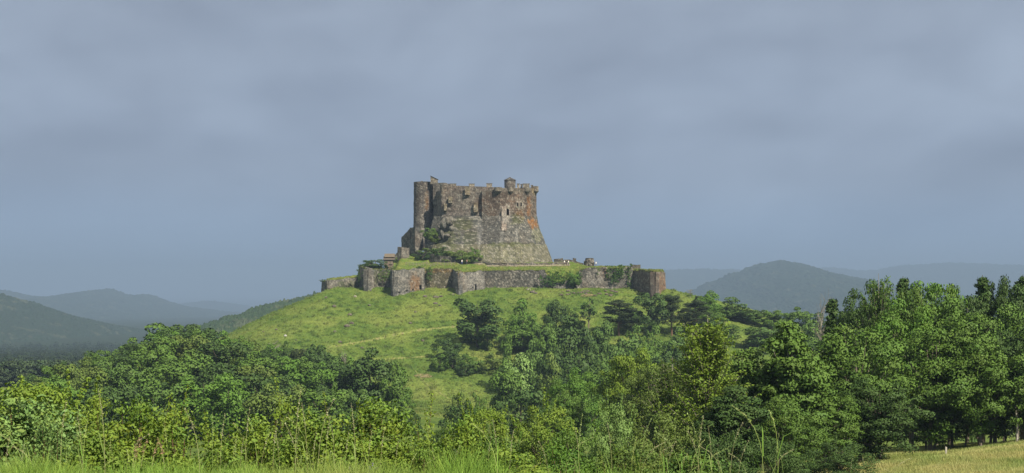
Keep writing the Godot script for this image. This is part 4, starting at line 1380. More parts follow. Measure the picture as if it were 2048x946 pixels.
func near_trees() -> void:   # the wood at right, beyond the meadow edge, and the shrubs in front of it
	rng.seed = 515
	var list := [
		["broadleaf_tree", "broad0", "yellow", 1258, 697, 110, 165, "yellow green crown above the brilliant round tree's right shoulder"],
		["broadleaf_tree", "broad3", "olive", 1300, 735, 110, 140, "yellowish green tree left of the feathery tree"],
		["feathery_tree", "feather0", "yellow", 1415, 632, 190, 92, "feathery yellow green tree with ascending twigs standing before the right-hand wood"],
		["feathery_tree", "feather1", "olive", 1345, 720, 130, 98, "olive feathery tree at the left foot of the yellow feathery tree"],
		["broadleaf_tree", "tall0", "mid", 1575, 645, 150, 98, "tall pointed green tree with a thin pale trunk below it"],
		["broadleaf_tree", "tall1", "mid", 1500, 690, 120, 100, "slim dark-hearted green tree between the feathery and the pointed tree"],
		["broadleaf_tree", "broad2", "mid", 1720, 648, 190, 104, "large rounded green tree with pale leaf tips right of the pointed tree"],
		["broadleaf_tree", "broad0", "bright", 1655, 700, 90, 106, "bright green tree in the gap right of the pointed tree"],
		["broadleaf_tree", "broad1", "bright", 1800, 600, 150, 122, "fresh green full-crowned tree rising behind the large rounded tree"],
		["larch_tree", "feather1", "mid", 1757, 548, 120, 127, "loose feathery treetop highest above the right-hand wood"],
		["spruce_tree", "spruce", "dark", 1806, 558, 80, 134, "dark pointed spruce tip right of the loose feathery treetop"],
		["broadleaf_tree", "broad3", "bright", 1872, 558, 140, 136, "bright green domed treetop on the skyline right of the spruce tip"],
		["broadleaf_tree", "broad1", "dark", 1738, 560, 110, 133, "dark treetop left below the loose feathery treetop"],
		["broadleaf_tree", "broad2", "mid", 1825, 572, 110, 131, "green treetop between the spruce tip and the domed treetop"],
		["broadleaf_tree", "broad0", "dark", 1935, 565, 110, 137, "dark treetop between the domed treetop and the broad conifer"],
		["broadleaf_tree", "broad3", "dark", 2035, 560, 110, 137, "dark treetop by the right edge in the back row"],
		["spruce_tree", "spruce", "dark", 1664, 600, 80, 140, "narrow dark spruce at the left end of the right-hand wood"],
		["dead_tree", "bare", "mid", 1642, 602, 44, 146, "bare branched dead tree beside the narrow dark spruce"],
		["broadleaf_tree", "broad0", "dark", 1705, 598, 90, 138, "dark tree between the narrow spruce and the feathery treetop"],
		["spruce_tree", "spruce_wide", "dark", 1965, 556, 150, 138, "broad dark conifer on the skyline at the upper right"],
		["broadleaf_tree", "broad2", "dark", 2008, 550, 90, 138, "dark treetop right of the broad upper right conifer"],
		["spruce_tree", "spruce_wide", "dark", 2046, 555, 150, 140, "dark conifer cut by the right edge of the picture"],
		["broadleaf_tree", "broad1", "mid", 1900, 598, 170, 124, "big green tree in the second row under the domed treetop"],
		["broadleaf_tree", "broad0", "mid", 1990, 605, 150, 124, "green tree in the second row near the right edge"],
		["broadleaf_tree", "broad3", "mid", 1860, 655, 180, 112, "broad green tree in the middle of the right-hand wood"],
		["broadleaf_tree", "broad2", "mid", 1960, 660, 170, 112, "full green tree near the right edge above the meadow"],
		["broadleaf_tree", "broad1", "dark", 2050, 640, 150, 113, "dark leafy tree at the right edge above the meadow"],
		["broadleaf_tree", "broad0", "dark", 1760, 760, 150, 100, "low dark leafy tree at the meadow's left corner"],
		["broadleaf_tree", "broad3", "mid", 1650, 780, 130, 98, "low green tree left of the meadow corner"],
		["broadleaf_tree", "tall1", "dark", 1460, 770, 130, 88, "dark shrubby tree under the feathery tree"],
		["broadleaf_tree", "broad2", "mid", 1575, 800, 120, 90, "low leafy tree below the tall pointed tree"],
		["broadleaf_tree", "broad1", "dark", 1870, 770, 130, 113, "dark low tree overhanging the meadow edge"],
		["broadleaf_tree", "broad3", "dark", 1990, 750, 130, 116, "dark low tree over the thin trunks at the meadow edge"]]
	for q in list:
		tree(q[0], q[1], q[2], q[3], q[4] - (16 if not q[1].begins_with("spruce") else 6), q[5] * (1.0 if q[1].begins_with("spruce") else 1.25), q[6], q[7], "right-hand wood")
	# thin trunks seen under the canopy
	for q in [[1852, 113, 0.11], [1905, 114, 0.14], [1930, 114, 0.08], [1962, 115, 0.1], [1980, 116, 0.14], [2034, 112, 0.12], [1885, 116, 0.1], [1820, 112, 0.1], [2012, 117, 0.1], [1575, 95, 0.06]]:
		var d: float = q[1]
		var x: float = (q[0] - 1024.0) * d / F
		var y := ground(x, -d)
		var mb := MB.new()
		var pale: bool = q[0] == 2034 or q[0] == 1575
		mb.tube([Vector3(0, -0.5, 0), Vector3(rnd(-0.2, 0.2), 2.0, 0), Vector3(rnd(-0.5, 0.5), 5.0, 0)], [q[2], q[2] * 0.8, q[2] * 0.4], 6, Color(0.42, 0.4, 0.36) if pale else Color(0.12, 0.105, 0.09))
		var o := thing("thin_tree", {2034: "pale birch trunk leaning at the meadow's right end", 1575: "thin pale trunk below the tall pointed tree"}.get(int(q[0]), "thin dark trunk in the shade along the meadow edge, at %s place from left" % nth({1820: 1, 1852: 2, 1885: 3, 1905: 4, 1930: 5, 1962: 6, 1980: 7, 2012: 8}.get(int(q[0]), 9))), "tree", Vector3(x, y, -d), "" if pale else "thin trunks at the meadow edge")
		obj("trunk", mb.mesh(), M.wood, o)
		var cm := MB.new()
		for k in 7:
			leaves(cm, Vector3(rnd(-0.8, 0.8), rnd(3.6, 5.8), rnd(-0.8, 0.8)), Vector3(0.6, 0.4, 0.6), 80, 0.13, Color(1, 1, 1))
		obj("crown", cm.mesh(), M.mid, o)
	# shrubs in the middle foreground
	for q in [["near0", "yellow", 962, 806, 150, 64, "broad pale yellow green bush in the valley below the grass"], ["near1", "bush", 1085, 800, 170, 72, "wide soft green bush right of the pale yellow bush"], ["near0", "silver", 1222, 797, 112, 58, "silvery white leaved bush in the lower middle"],
			["near1", "olive", 1335, 812, 150, 62, "brownish olive bush right of the silvery bush"], ["near0", "mid", 1150, 850, 160, 48, "green bush in front of the silvery bush's left side"], ["near1", "dark", 1440, 850, 170, 60, "dark bush below the feathery tree"], ["near0", "dark", 1560, 872, 150, 62, "dark bush below the pointed tree"], ["near1", "dark", 1680, 880, 160, 74, "dark bush at the meadow's lower corner"],
			["near0", "mid", 1000, 860, 150, 46, "green bush at the lower edge left of centre"], ["near1", "olive", 1290, 862, 170, 46, "olive bush at the lower edge right of centre"], ["near0", "yellow", 50, 748, 330, 46, "yellow green leafy thicket at the left edge"], ["near1", "yellow", 150, 775, 230, 48, "yellowish leafy bush right of the left edge thicket"], ["near1", "dark", 880, 850, 90, 110, "dark shaded bush in the hollow below the grass slope"]]:
		tree("bush", q[0], q[1], q[2], q[3], q[4], q[5], q[6], "", "bush")

func bush(key: String, mat: String, px: float, top: float, d: float, w: float, label: String) -> void:
	var x := (px - 1024.0) * d / F
	var y := ground(x, -d)
	var h := (HY - top) * d / F - y
	var p: Array = PROTO[key]
	plant("bush", key, mat, x, -d, y, w, h, label, "bush", "bushes along the bank", p[3])

func grass_tuft(blades: int, high: float, spread: float, wide: float) -> ArrayMesh:
	var mb := MB.new()
	for k in blades:
		var a := rnd(0.0, TAU)
		var r := sqrt(rng.randf()) * spread
		var st := Vector3(cos(a) * r, -0.03, sin(a) * r)
		var h := high * rnd(0.5, 1.0)
		var lean := Vector3(rnd(-1, 1), 0, rnd(-1, 1)) * h * 0.4
		var side := Vector3(cos(a + 1.3), 0, sin(a + 1.3)) * wide
		var mid := st + Vector3(0, h * 0.6, 0) + lean * 0.35
		var tip := st + Vector3(0, h, 0) + lean
		var col := jit(Color(1, 1, 1), 0.2)
		mb.quad(st - side, st + side, mid + side * 0.7, mid - side * 0.7, col)
		mb.tri(mid - side * 0.7, mid + side * 0.7, tip, col)
	return mb.mesh()

func foreground() -> void:
	rng.seed = 616
	bush("bush0", "bush", 270, 800, 19.5, 1.9, "leafy bush with tall wandering shoots left of centre on the bank")
	bush("bush2", "bush", 350, 812, 20.5, 2.3, "leafy bush with reddish young leaves behind the brown seed stalks")
	bush("bush1", "bush", 205, 862, 18.5, 1.7, "low leafy bush between the whitish bush and the tall-shooted bush")
	bush("bush1", "silver", 45, 790, 21.0, 2.6, "pale whitish green bush at the left edge on the bank")
	bush("bush2", "silver", 110, 830, 20.0, 1.6, "small pale bush right of the whitish left edge bush")
	bush("bush2", "bush", 580, 800, 21.0, 2.3, "rounded yellow green bush at the top of the bank left of centre")
	bush("bush0", "bush", 510, 832, 19.5, 1.8, "leafy bush joined to the left of the rounded yellow bush")
	bush("bush1", "bush", 655, 832, 19.0, 1.8, "leafy bush behind the dense tall grass stalks")
	bush("bush0", "bush", 755, 800, 20.0, 2.2, "bush with one tall leafy shoot in the middle of the bank")
	bush("bush2", "bush", 822, 872, 19.0, 1.7, "low spreading bush right of the tall leafy shoot")
	bush("bush0", "bush", 930, 835, 20.0, 1.5, "small bush with sparse upright shoots at centre of the bank")
	bush("bush1", "bush", 425, 885, 18.0, 1.8, "low leafy bush between the two larger bushes")
	bush("bush1", "bush", 1010, 895, 18.5, 1.8, "low bush at the lower edge right of the sparse shoots")
	bush("bush2", "bright", 1130, 885, 19.5, 2.0, "low green bush at the lower edge under the silvery bush")
	bush("bush0", "olive", 1260, 895, 19.0, 1.8, "low olive bush at the lower edge behind bent grass")
	bush("bush1", "mid", 1380, 905, 19.5, 1.9, "low green bush at the lower edge below the dark wood")
	# turf of the near bank
	var tuft := grass_tuft(18, 0.46, 0.12, 0.004)
	var xf := []
	var cols := []
	for k in 12000:
		var z := -rnd(8.0, 14.0)
		var x := rnd(-0.46, 0.46) * -z
		var n := nz.get_noise_2d(x * 160.0, z * 60.0)
		var left := smoothstep(2.6, -1.0, x)
		var s := rnd(0.5, 1.0) * (1.0 + 0.7 * n) * lerpf(0.35, 0.95, left)
		xf.append(Transform3D(Basis(Vector3.UP, rnd(0, TAU)).scaled(Vector3(s, s, s)), Vector3(x, ground(x, z), z)))
		cols.append(jit(Color(0.2, 0.34, 0.06).lerp(Color(0.34, 0.36, 0.12), clampf(0.15 + 0.7 * nz.get_noise_2d(x * 40.0 + 80.0, z * 40.0), 0.0, 0.8)), 0.2))
	stuff("grass", tuft, M.grass, xf, cols, "bright green grass along the near bank at the bottom", "grass")
	# meadow grass at right and tussocks over the castle slope
	var tuft2 := grass_tuft(14, 0.45, 0.3, 0.012)
	xf = []; cols = []
	for k in 26000:
		var z := -rnd(72.0, 116.0)
		var x := rnd(0.22, 0.4) * -z
		xf.append(Transform3D(Basis(Vector3.UP, rnd(0, TAU)).scaled(Vector3.ONE * rnd(0.6, 1.1)), Vector3(x, ground(x, z), z)))
		cols.append(jit(Color(0.44, 0.43, 0.17).lerp(Color(0.25, 0.33, 0.09), clampf(0.35 + 1.2 * nz.get_noise_2d(x * 14.0, z * 14.0) + (0.5 if z < -109.0 else 0.0), 0, 1)), 0.18))
	stuff("meadow_grass", tuft2, M.grass, xf, cols, "dry yellowish meadow grass on the slope at the lower right", "grass")
	var tuft3 := grass_tuft(18, 0.55, 0.5, 0.05)
	xf = []; cols = []
	for k in 16000:
		var z := -rnd(330.0, 491.0)
		var x := rnd(-0.24, 0.14) * -z
		var n := nz.get_noise_2d(x * 26.0 + 50.0, z * 26.0)
		if n < -0.25 and k % 3:
			continue
		var s := rnd(0.5, 1.2) * (1.0 + n)
		xf.append(Transform3D(Basis(Vector3.UP, rnd(0, TAU)).scaled(Vector3(s, s * rnd(0.7, 1.3), s)), Vector3(x, ground(x, z), z)))
		cols.append(jit(Color(0.165, 0.24, 0.055).lerp(Color(0.1, 0.16, 0.045), clampf(0.1 + 1.6 * n, 0, 1)).lerp(Color(0.28, 0.31, 0.1), clampf(0.9 * nz.get_noise_2d(x * 4.0, z * 4.0) + 0.1, 0, 0.8)), 0.2))
	stuff("tussock_grass", tuft3, M.grass, xf, cols, "rough green tussock grass over the castle hill", "grass")
	# grass along the rampart tops
	xf = []; cols = []
	for k in 4200:
		var x := rnd(-69.0, 54.0)
		var z := wall_at(x).x - 0.9 - pow(rng.randf(), 2.5) * 16.0
		if wall_at(x + 0.4).y - wall_at(x - 0.4).y > 1.0:
			continue
		var s := rnd(0.3, 0.85)
		xf.append(Transform3D(Basis(Vector3.UP, rnd(0, TAU)).scaled(Vector3(s, s, s)), Vector3(x, terrace(x, z) - 0.05, z)))
		cols.append(jit(Color(0.16, 0.235, 0.05).lerp(Color(0.3, 0.27, 0.1), rng.randf() * 0.7), 0.25))
	stuff("terrace_grass", tuft3, M.grass, xf, cols, "ragged grass crowning the ramparts and terrace", "grass")
	# tall stalks
	var kinds := []
	for k in 4:
		var mb := MB.new()
		var bend := [0.06, -0.16, 0.05, 0.38][k] as float
		var pts := []
		var rad := []
		for s in 7:
			var f := s / 6.0
			pts.append(Vector3(bend * pow(f, 3.0), f * (1.0 - 0.5 * absf(bend) * f * f), 0.1 * bend * f))
			rad.append(lerpf(0.0028, 0.0014, f))
		mb.tube(pts, rad, 4, Color(0.42, 0.44, 0.2))
		var head := MB.new()
		for s in 46:
			var f := rnd(0.74, 1.0)
			var p := Vector3(bend * pow(f, 3.0), f * (1.0 - 0.5 * absf(bend) * f * f), 0.1 * bend * f)
			leaves(head, p, Vector3.ONE * (0.006 + 0.025 * (1.0 - f) * (1 if k != 1 else 3)), 1, 0.011, Color(0.4, 0.39, 0.24) if k != 2 else Color(0.4, 0.26, 0.17), 0.2, 0.35)
		var blade := MB.new()
		for s in 2:
			var a := rnd(0, TAU)
			var q := Vector3(cos(a), 0, sin(a))
			var y0 := 0.15 + 0.2 * s
			var side := Vector3(-q.z, 0, q.x) * 0.005
			var p0 := Vector3(0, y0, 0)
			var p1 := p0 + q * 0.1 + Vector3(0, 0.22, 0)
			var p2 := p0 + q * 0.28 + Vector3(0, 0.26, 0)
			blade.quad(p0 - side, p0 + side, p1 + side, p1 - side, Color(0.2, 0.29, 0.08))
			blade.tri(p1 - side, p1 + side, p2, Color(0.2, 0.29, 0.08))
		var whole := MB.new()
		whole.add(mb); whole.add(head); whole.add(blade)
		kinds.append([mb.mesh(), head.mesh(), blade.mesh(), whole.mesh()])
	var spots := []
	for q in [[75, 868, 3], [120, 800, 0], [165, 825, 0], [250, 830, 3], [210, 770, 0], [400, 800, 1], [440, 822, 0], [490, 810, 0], [590, 772, 0], [635, 778, 1], [615, 800, 0], [650, 830, 0], [712, 800, 0], [760, 850, 0], [300, 880, 2], [280, 876, 2], [265, 885, 2], [262, 872, 2], [332, 870, 2], [975, 870, 0], [995, 832, 0], [1018, 858, 0], [1050, 905, 3], [1100, 870, 1],
			[1160, 850, 0], [1225, 840, 0], [1280, 858, 3], [1300, 862, 3], [1330, 870, 1], [1395, 827, 0], [1400, 850, 1], [1424, 848, 0], [1460, 830, 1], [1475, 868, 1], [1445, 870, 3], [1500, 880, 3], [1540, 875, 3], [1440, 900, 0], [1700, 915, 0], [1730, 912, 0], [1770, 890, 3], [1790, 925, 3], [10, 870, 0], [40, 885, 0], [590, 850, 0], [560, 860, 0], [670, 845, 0], [690, 860, 0], [520, 850, 1], [545, 835, 0], [600, 830, 1], [625, 860, 0], [480, 870, 0], [735, 860, 0], [790, 880, 0], [870, 890, 0], [900, 880, 1]]:
		spots.append(q)
	spots.sort_custom(func(a, b): return a[0] < b[0])
	var seen := [0, 0, 0, 0]
	for q in spots:
		var d := rnd(12.0, 13.6)
		var x: float = (q[0] - 1024.0) * d / F
		var y := ground(x, -d)
		var h: float = maxf(0.25, (HY - q[1]) * d / F - y)
		seen[q[2]] += 1
		var lbl: String = "reddish brown dock seed stalk in the near grass" if q[2] == 2 else "arching pale grass stalk bending over the bank" if q[2] == 3 else "tall stalk with fluffy seed head on the bank" if q[2] == 1 else "tall straight pale grass stalk on the near bank"
		lbl += ", %s of its kind from the left" % nth(seen[q[2]])
		var t := thing("grass_stalk", lbl, "grass", Vector3(x, y, -d), ["straight grass stalks", "fluffy grass stalks", "brown dock stalks", "arching grass stalks"][q[2]])
		t.rotation.y = rnd(-0.5, 0.5) + (PI if rng.randf() < 0.4 else 0.0)
		t.scale = Vector3(minf(h, 1.0), h, minf(h, 1.0)) if q[2] != 2 else Vector3(1.6, h, 1.6)
		obj("stem", kinds[q[2]][0], M.straw, t)
		obj("seed_head", kinds[q[2]][1], M.straw, t)
		obj("blades", kinds[q[2]][2], M.grass, t)
	for k in 3:
		xf = []; cols = []
		for e in 24:
			var d := rnd(11.8, 13.8)
			var x := rnd(-0.375, 0.2) * d
			var s := rnd(0.3, 0.95)
			xf.append(Transform3D(Basis(Vector3.UP, rnd(0, TAU)).scaled(Vector3(s, s, s)), Vector3(x, ground(x, -d), -d)))
			cols.append(jit(Color(0.75, 0.95, 0.6), 0.2))
		stuff("wild_grass", kinds[[0, 1, 3][k]][3], M.straw, xf, cols, ["fine upright grass stems scattered through the near bank", "fluffy headed grass stems scattered through the near bank", "bent grass stems scattered through the near bank"][k], "grass")
	# violet flower spikes
	for q in [[700, 932], [738, 934], [746, 930], [752, 936]]:
		var d := 13.0
		var x: float = (q[0] - 1024.0) * d / F
		var y := ground(x, -d)
		var h: float = maxf(0.12, (HY - q[1]) * d / F - y)
		var t := thing("flower_spike", "violet flower spike in the bottom grass, %s from the left" % nth([700, 738, 746, 752].find(q[0]) + 1), "flower", Vector3(x, y, -d), "violet flower spikes")
		var mb := MB.new()
		mb.tube([Vector3(0, -0.02, 0), Vector3(0.01, h, 0)], [0.004, 0.002], 4, Color(0.14, 0.22, 0.06))
		obj("stem", mb.mesh(), M.straw, t)
		mb = MB.new()
		for k in 40:
			leaves(mb, Vector3(0, h * rnd(0.6, 1.02), 0), Vector3.ONE * 0.014, 1, 0.012, Color(0.28, 0.18, 0.5), 0.2)
		obj("blossom", mb.mesh(), M.straw, t)
	# meadow edge post
	var d2 := 104.0
	var x2 := (1892.0 - 1024.0) * d2 / F
	var pm := MB.new()
	pm.prism([Vector3(-0.06, -0.4, 0.06), Vector3(0.06, -0.4, 0.06), Vector3(0.06, -0.4, -0.06), Vector3(-0.06, -0.4, -0.06)], [0.75, 0.7, 0.7, 0.75], Color(0.42, 0.4, 0.36))
	var po := obj("fence_post", pm.mesh(), M.plain)
	po.position = Vector3(x2, ground(x2, -d2), -d2)
	tag(po, "short pale fence post at the meadow edge", "post")

func hill_details() -> void:
	rng.seed = 818
	# rocks on the slope
	var spots := [[571, 673, 1.0, 0], [592, 682, 0.6, 1], [527, 665, 0.6, 1], [553, 661, 0.9, 1], [651, 596, 0.9, 1], [711, 594, 0.9, 2], [667, 615, 1.2, 1], [739, 612, 0.9, 1], [700, 632, 1.0, 1], [850, 594, 1.2, 1], [872, 596, 1.6, 1], [882, 594, 1.0, 1], [871, 608, 1.2, 1], [880, 612, 0.8, 1], [907, 590, 0.8, 2], [830, 625, 0.8, 1], [820, 647, 1.0, 1], [704, 648, 1.2, 1], [694, 654, 1.2, 1], [669, 665, 0.9, 1], [680, 686, 0.8, 1], [725, 697, 0.8, 1], [845, 683, 0.9, 1], [1058, 580, 1.4, 2], [1066, 585, 1.6, 1], [1072, 588, 1.2, 1]]
	var tone := [Color(0.75, 0.75, 0.74), Color(0.17, 0.155, 0.13), Color(0.4, 0.37, 0.31)]
	var words := ["small white boulder on the grass above the wood", "small dark grey rock lying on the castle slope", "pale rock lying just below the ramparts"]
	spots.sort_custom(func(a, b): return a[0] < b[0])
	var seen := [0, 0, 0]
	for k in spots.size():
		var q: Array = spots[k]
		seen[q[3]] += 1
		var d := on_ground(q[0], q[1], 400.0)
		var x: float = (q[0] - 1024.0) * d / F
		var o := rock("rock", Vector3(x, ground(x, -d) + 0.12, -d), Vector3(q[2] * 1.25, q[2] * 0.8, q[2]), tone[q[3]], k)
		tag(o, words[q[3]] + ("" if q[3] == 0 else ", %s of its kind from the left" % nth(seen[q[3]])), "rock", ["white boulder", "dark rocks on the slope", "pale rocks on the slope"][q[3]])
	# eroded outcrop under the right part of the ramparts
	var d0 := on_ground(1180, 588, 400.0)
	var at := Vector3((1180.0 - 1024.0) * d0 / F, 0, -d0)
	at.y = ground(at.x, at.z)
	var t := thing("rock_outcrop", "brown eroded rock outcrop in the grass under the right ramparts", "rocks", at)
	for k in 26:
		var px := rnd(1115, 1240)
		var dd := on_ground(px, rnd(582, 593), 400.0)
		var p := Vector3((px - 1024.0) * dd / F, 0, -dd)
		p.y = ground(p.x, p.z) + 0.05
		rock("rock", p - at, Vector3(rnd(0.7, 1.8), rnd(0.5, 0.9), rnd(0.8, 1.4)), Color(0.17, 0.15, 0.12), 60 + k, t)
	# earth scar on the lower path
	for q in [[848, 752, "bare brown earth scar on the lower footpath"], [1176, 592, "orange earth patch below the rock outcrop"]]:
		var dd := on_ground(q[0], q[1])
		var p := Vector3((q[0] - 1024.0) * dd / F, 0, -dd)
		var mb := MB.new()
		var pts := PackedVector3Array()
		var cols := PackedColorArray()
		for r in 8:
			for s in 17:
				var a := TAU * s / 16.0
				var rr: float = (7.0 - r) / 7.0 * (1.6 + 0.7 * nz.get_noise_2d(cos(a) * 90.0, sin(a) * 90.0 + q[0]))
				var x: float = p.x + cos(a) * rr * 1.6
				var z: float = p.z + sin(a) * rr
				pts.append(Vector3(x, ground(x, z) + 0.09, z))
				cols.append(jit(Color(0.25, 0.21, 0.12), 0.2))
		mb.grid(pts, cols, 17)
		structure(obj("dirt_path", mb.mesh(), M.turf))
	# shrubs on the castle terrace
	for q in [["shrub0", "dark", 752, 514, 62, 500, "dark leafy shrub left of the timber hut"], ["shrub1", "dark", 732, 524, 26, 496, "dark shrub on the corner of the tall narrow bastion"], ["shrub0", "olive", 856, 492, 50, 517, "bush on the slope at the foot of the round tower"], ["shrub1", "dark", 880, 490, 54, 512, "dark shrub in front of the keep's left base"],
			["shrub0", "olive", 915, 494, 66, 508, "wide olive shrub at the foot of the keep's battered base"], ["shrub1", "mid", 948, 490, 34, 507, "fresh green shrub where the shrubs meet the plinth"], ["shrub1", "olive", 935, 498, 50, 505, "low scrub beside the terrace path"], ["shrub0", "dark", 845, 500, 46, 512, "dark shrub below the round tower"], ["shrub0", "mid", 787, 530, 14, 493, "tiny shrub on the rampart edge by the hut"],
			["shrub1", "dark", 839, 530, 14, 490, "tiny dark shrub on top of the stained bastion"], ["shrub0", "bright", 1146, 540, 30, 489, "bright leafed bush growing from the slumped wall"], ["shrub1", "dark", 1152, 548, 24, 488.6, "dark bush under the bright leafed one"], ["shrub0", "dark", 645, 560, 14, 496, "small dark shrub on the low left bastion"]]:
		var p := P(q[2], 0, q[5])
		p.y = terrace(p.x, p.z)
		if q[2] > 1140 and q[2] < 1160:
			p.y = P(0, 572, q[5]).y
		var h := maxf(1.0, P(0, q[3], q[5]).y - p.y)
		plant("shrub", q[0], q[1], p.x, p.z, p.y, q[4] * q[5] / F, h, q[6], "shrub", "shrubs on the castle terrace")
	for q in [[857, 449, 34, "bush clinging to the rock at the round tower's foot", "mid"], [868, 458, 30, "olive bush clinging to the rock under the keep's left wall", "olive"], [1076, 463, 14, "grassy tuft bush on the keep's right-hand battered edge", "olive"]]:
		var p := K(q[0], q[1] + 26, 494.0 if q[0] < 1000 else 506.0)
		plant("shrub", "shrub0", q[4], p.x, p.z, p.y, q[2] * 0.19, 24 * 0.19, q[3], "shrub", "shrubs on the castle terrace")

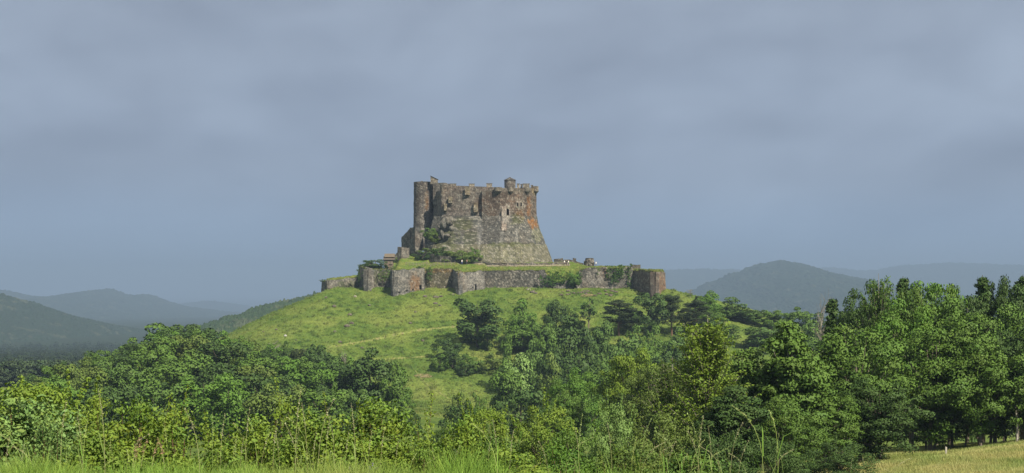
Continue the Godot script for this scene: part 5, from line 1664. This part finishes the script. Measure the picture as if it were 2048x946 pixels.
# ---------------------------------------------------------------- people
func person(label: String, px: float, d: float, turn: float, shirt: Color, legs: Color, hair: Color, stoop := 0.0) -> void:
	var bones := [   # a, b, ra, rb, zone: 0 skin, 1 shirt, 2 trousers, 3 hair, 4 shoe
		[Vector3(0.09, 0.9, 0), Vector3(0.1, 0.48, 0.02), 0.09, 0.06, 2], [Vector3(0.1, 0.48, 0.02), Vector3(0.11, 0.08, -0.01), 0.06, 0.042, 2], [Vector3(0.11, 0.045, -0.03), Vector3(0.12, 0.035, 0.13), 0.045, 0.035, 4],
		[Vector3(-0.09, 0.9, 0), Vector3(-0.1, 0.48, 0.03), 0.09, 0.06, 2], [Vector3(-0.1, 0.48, 0.03), Vector3(-0.11, 0.08, 0.0), 0.06, 0.042, 2], [Vector3(-0.11, 0.045, -0.02), Vector3(-0.12, 0.035, 0.14), 0.045, 0.035, 4],
		[Vector3(0, 0.95, 0), Vector3(0, 1.35, stoop * 0.5), 0.13, 0.15, 1], [Vector3(0.15, 1.38, stoop * 0.5), Vector3(-0.15, 1.38, stoop * 0.5), 0.07, 0.07, 1],
		[Vector3(0.19, 1.37, stoop * 0.5), Vector3(0.25, 1.1, 0.02 + stoop), 0.05, 0.043, 1], [Vector3(0.25, 1.1, 0.02 + stoop), Vector3(0.23, 0.86, 0.1 + stoop), 0.04, 0.03, 0], [Vector3(-0.19, 1.37, stoop * 0.5), Vector3(-0.25, 1.1, stoop), 0.05, 0.043, 1], [Vector3(-0.25, 1.1, stoop), Vector3(-0.22, 0.87, 0.12 + stoop), 0.04, 0.03, 0],
		[Vector3(0.23, 0.83, 0.11 + stoop), Vector3(0.22, 0.76, 0.13 + stoop), 0.035, 0.022, 0], [Vector3(-0.22, 0.84, 0.13 + stoop), Vector3(-0.21, 0.77, 0.15 + stoop), 0.035, 0.022, 0],
		[Vector3(0, 1.42, stoop * 0.6), Vector3(0, 1.54, stoop * 0.7), 0.055, 0.055, 0], [Vector3(0, 1.58, 0.02 + stoop * 0.8), Vector3(0, 1.65, 0.01 + stoop * 0.8), 0.085, 0.095, 0], [Vector3(0, 1.6, 0.1 + stoop * 0.8), Vector3(0, 1.57, 0.115 + stoop * 0.8), 0.015, 0.02, 0], [Vector3(0, 1.69, -0.015 + stoop * 0.8), Vector3(0, 1.6, -0.05 + stoop * 0.8), 0.095, 0.07, 3]]
	var tone := [Color(0.5, 0.33, 0.25), shirt, legs, hair, Color(0.06, 0.05, 0.05)]
	var cell := 0.035
	var lo := Vector3(-0.42, -0.05, -0.25)
	var n := Vector3i(24, 54, 20)
	var val := PackedFloat32Array()
	var zone := PackedInt32Array()
	val.resize(n.x * n.y * n.z); zone.resize(val.size())
	for k in n.z:
		for j in n.y:
			for i in n.x:
				var p := lo + Vector3(i, j, k) * cell
				var acc := 9.0
				var best := 9.0
				var bz := 0
				for b in bones:
					var ab: Vector3 = b[1] - b[0]
					var t := clampf((p - b[0]).dot(ab) / ab.length_squared(), 0.0, 1.0)
					var dd: float = (p - b[0] - ab * t).length() - lerpf(b[2], b[3], t)
					if dd < best:
						best = dd; bz = b[4]
					var h := clampf(0.5 + 0.5 * (acc - dd) / 0.03, 0.0, 1.0)
					acc = lerpf(acc, dd, h) - 0.03 * h * (1.0 - h)
				val[i + n.x * (j + n.y * k)] = acc
				zone[i + n.x * (j + n.y * k)] = bz
	var mb := MB.new()
	var cells := {}
	var step := [1, n.x, n.x * n.y]
	for k in n.z - 1:
		for j in n.y - 1:
			for i in n.x - 1:
				var c := i + n.x * (j + n.y * k)
				var sum := Vector3.ZERO
				var cnt := 0
				for e in 12:
					var ax := e / 4
					var u: int = (ax + 1) % 3
					var v: int = (ax + 2) % 3
					var o: int = c + step[u] * (e & 1) + step[v] * ((e >> 1) & 1)
					var a := val[o]
					var b := val[o + step[ax]]
					if (a < 0.0) != (b < 0.0):
						var q := Vector3(i, j, k)
						q[u] += e & 1; q[v] += (e >> 1) & 1; q[ax] += a / (a - b)
						sum += q; cnt += 1
				if cnt:
					cells[c] = mb.v.size()
					mb.v.append(lo + sum / cnt * cell)
					var g := Vector3(val[c + 1] - val[c], val[c + n.x] - val[c], val[c + n.x * n.y] - val[c])
					mb.n.append(g.normalized())
					mb.c.append(tone[zone[c]])
	for k in range(1, n.z - 1):
		for j in range(1, n.y - 1):
			for i in range(1, n.x - 1):
				var c := i + n.x * (j + n.y * k)
				for ax in 3:
					var inside := val[c] < 0.0
					if inside == (val[c + step[ax]] < 0.0):
						continue
					var u: int = step[(ax + 1) % 3]
					var v: int = step[(ax + 2) % 3]
					var q := [cells.get(c - u - v, -1), cells.get(c - v, -1), cells.get(c, -1), cells.get(c - u, -1)]
					if q.min() < 0:
						continue
					if inside:
						q.reverse()
					for w in [0, 1, 2, 0, 2, 3]:
						mb.i.append(q[w])
	var at := on_terrace(px, d)
	at.y += 0.1
	var o := obj("person", mb.mesh(), M.plain)
	o.position = at
	o.rotation.y = turn
	tag(o, label, "person", "visitors on the terrace")

func people() -> void:
	var white := Color(0.75, 0.75, 0.74)
	var black := Color(0.03, 0.03, 0.035)
	person("person in white top and blue trousers on the terrace path below the keep", 924, 500.6, 0.4, white, Color(0.08, 0.12, 0.3), Color(0.1, 0.06, 0.04))
	person("person in pinkish top leaning forward beside the one in white", 933, 500.8, 1.5, Color(0.5, 0.28, 0.25), Color(0.12, 0.12, 0.16), black, 0.25)
	person("person in white shirt and dark trousers, left one of the pair on the wall walk", 1129, 501.0, 0.2, white, black, black)
	person("person in dark clothes standing between two visitors in white", 1133, 501.2, -0.6, Color(0.05, 0.05, 0.07), black, Color(0.12, 0.08, 0.05))
	person("person in white shirt and dark trousers, nearest the broken tower of the trio", 1137, 500.8, 0.9, white, Color(0.04, 0.05, 0.09), black)
	person("person in dark clothes standing right of the broken tower", 1188, 505.0, 0.0, Color(0.04, 0.045, 0.05), black, black)
	person("person in white shirt standing right of the broken tower", 1192, 505.0, -0.3, white, Color(0.15, 0.15, 0.17), Color(0.2, 0.13, 0.08))
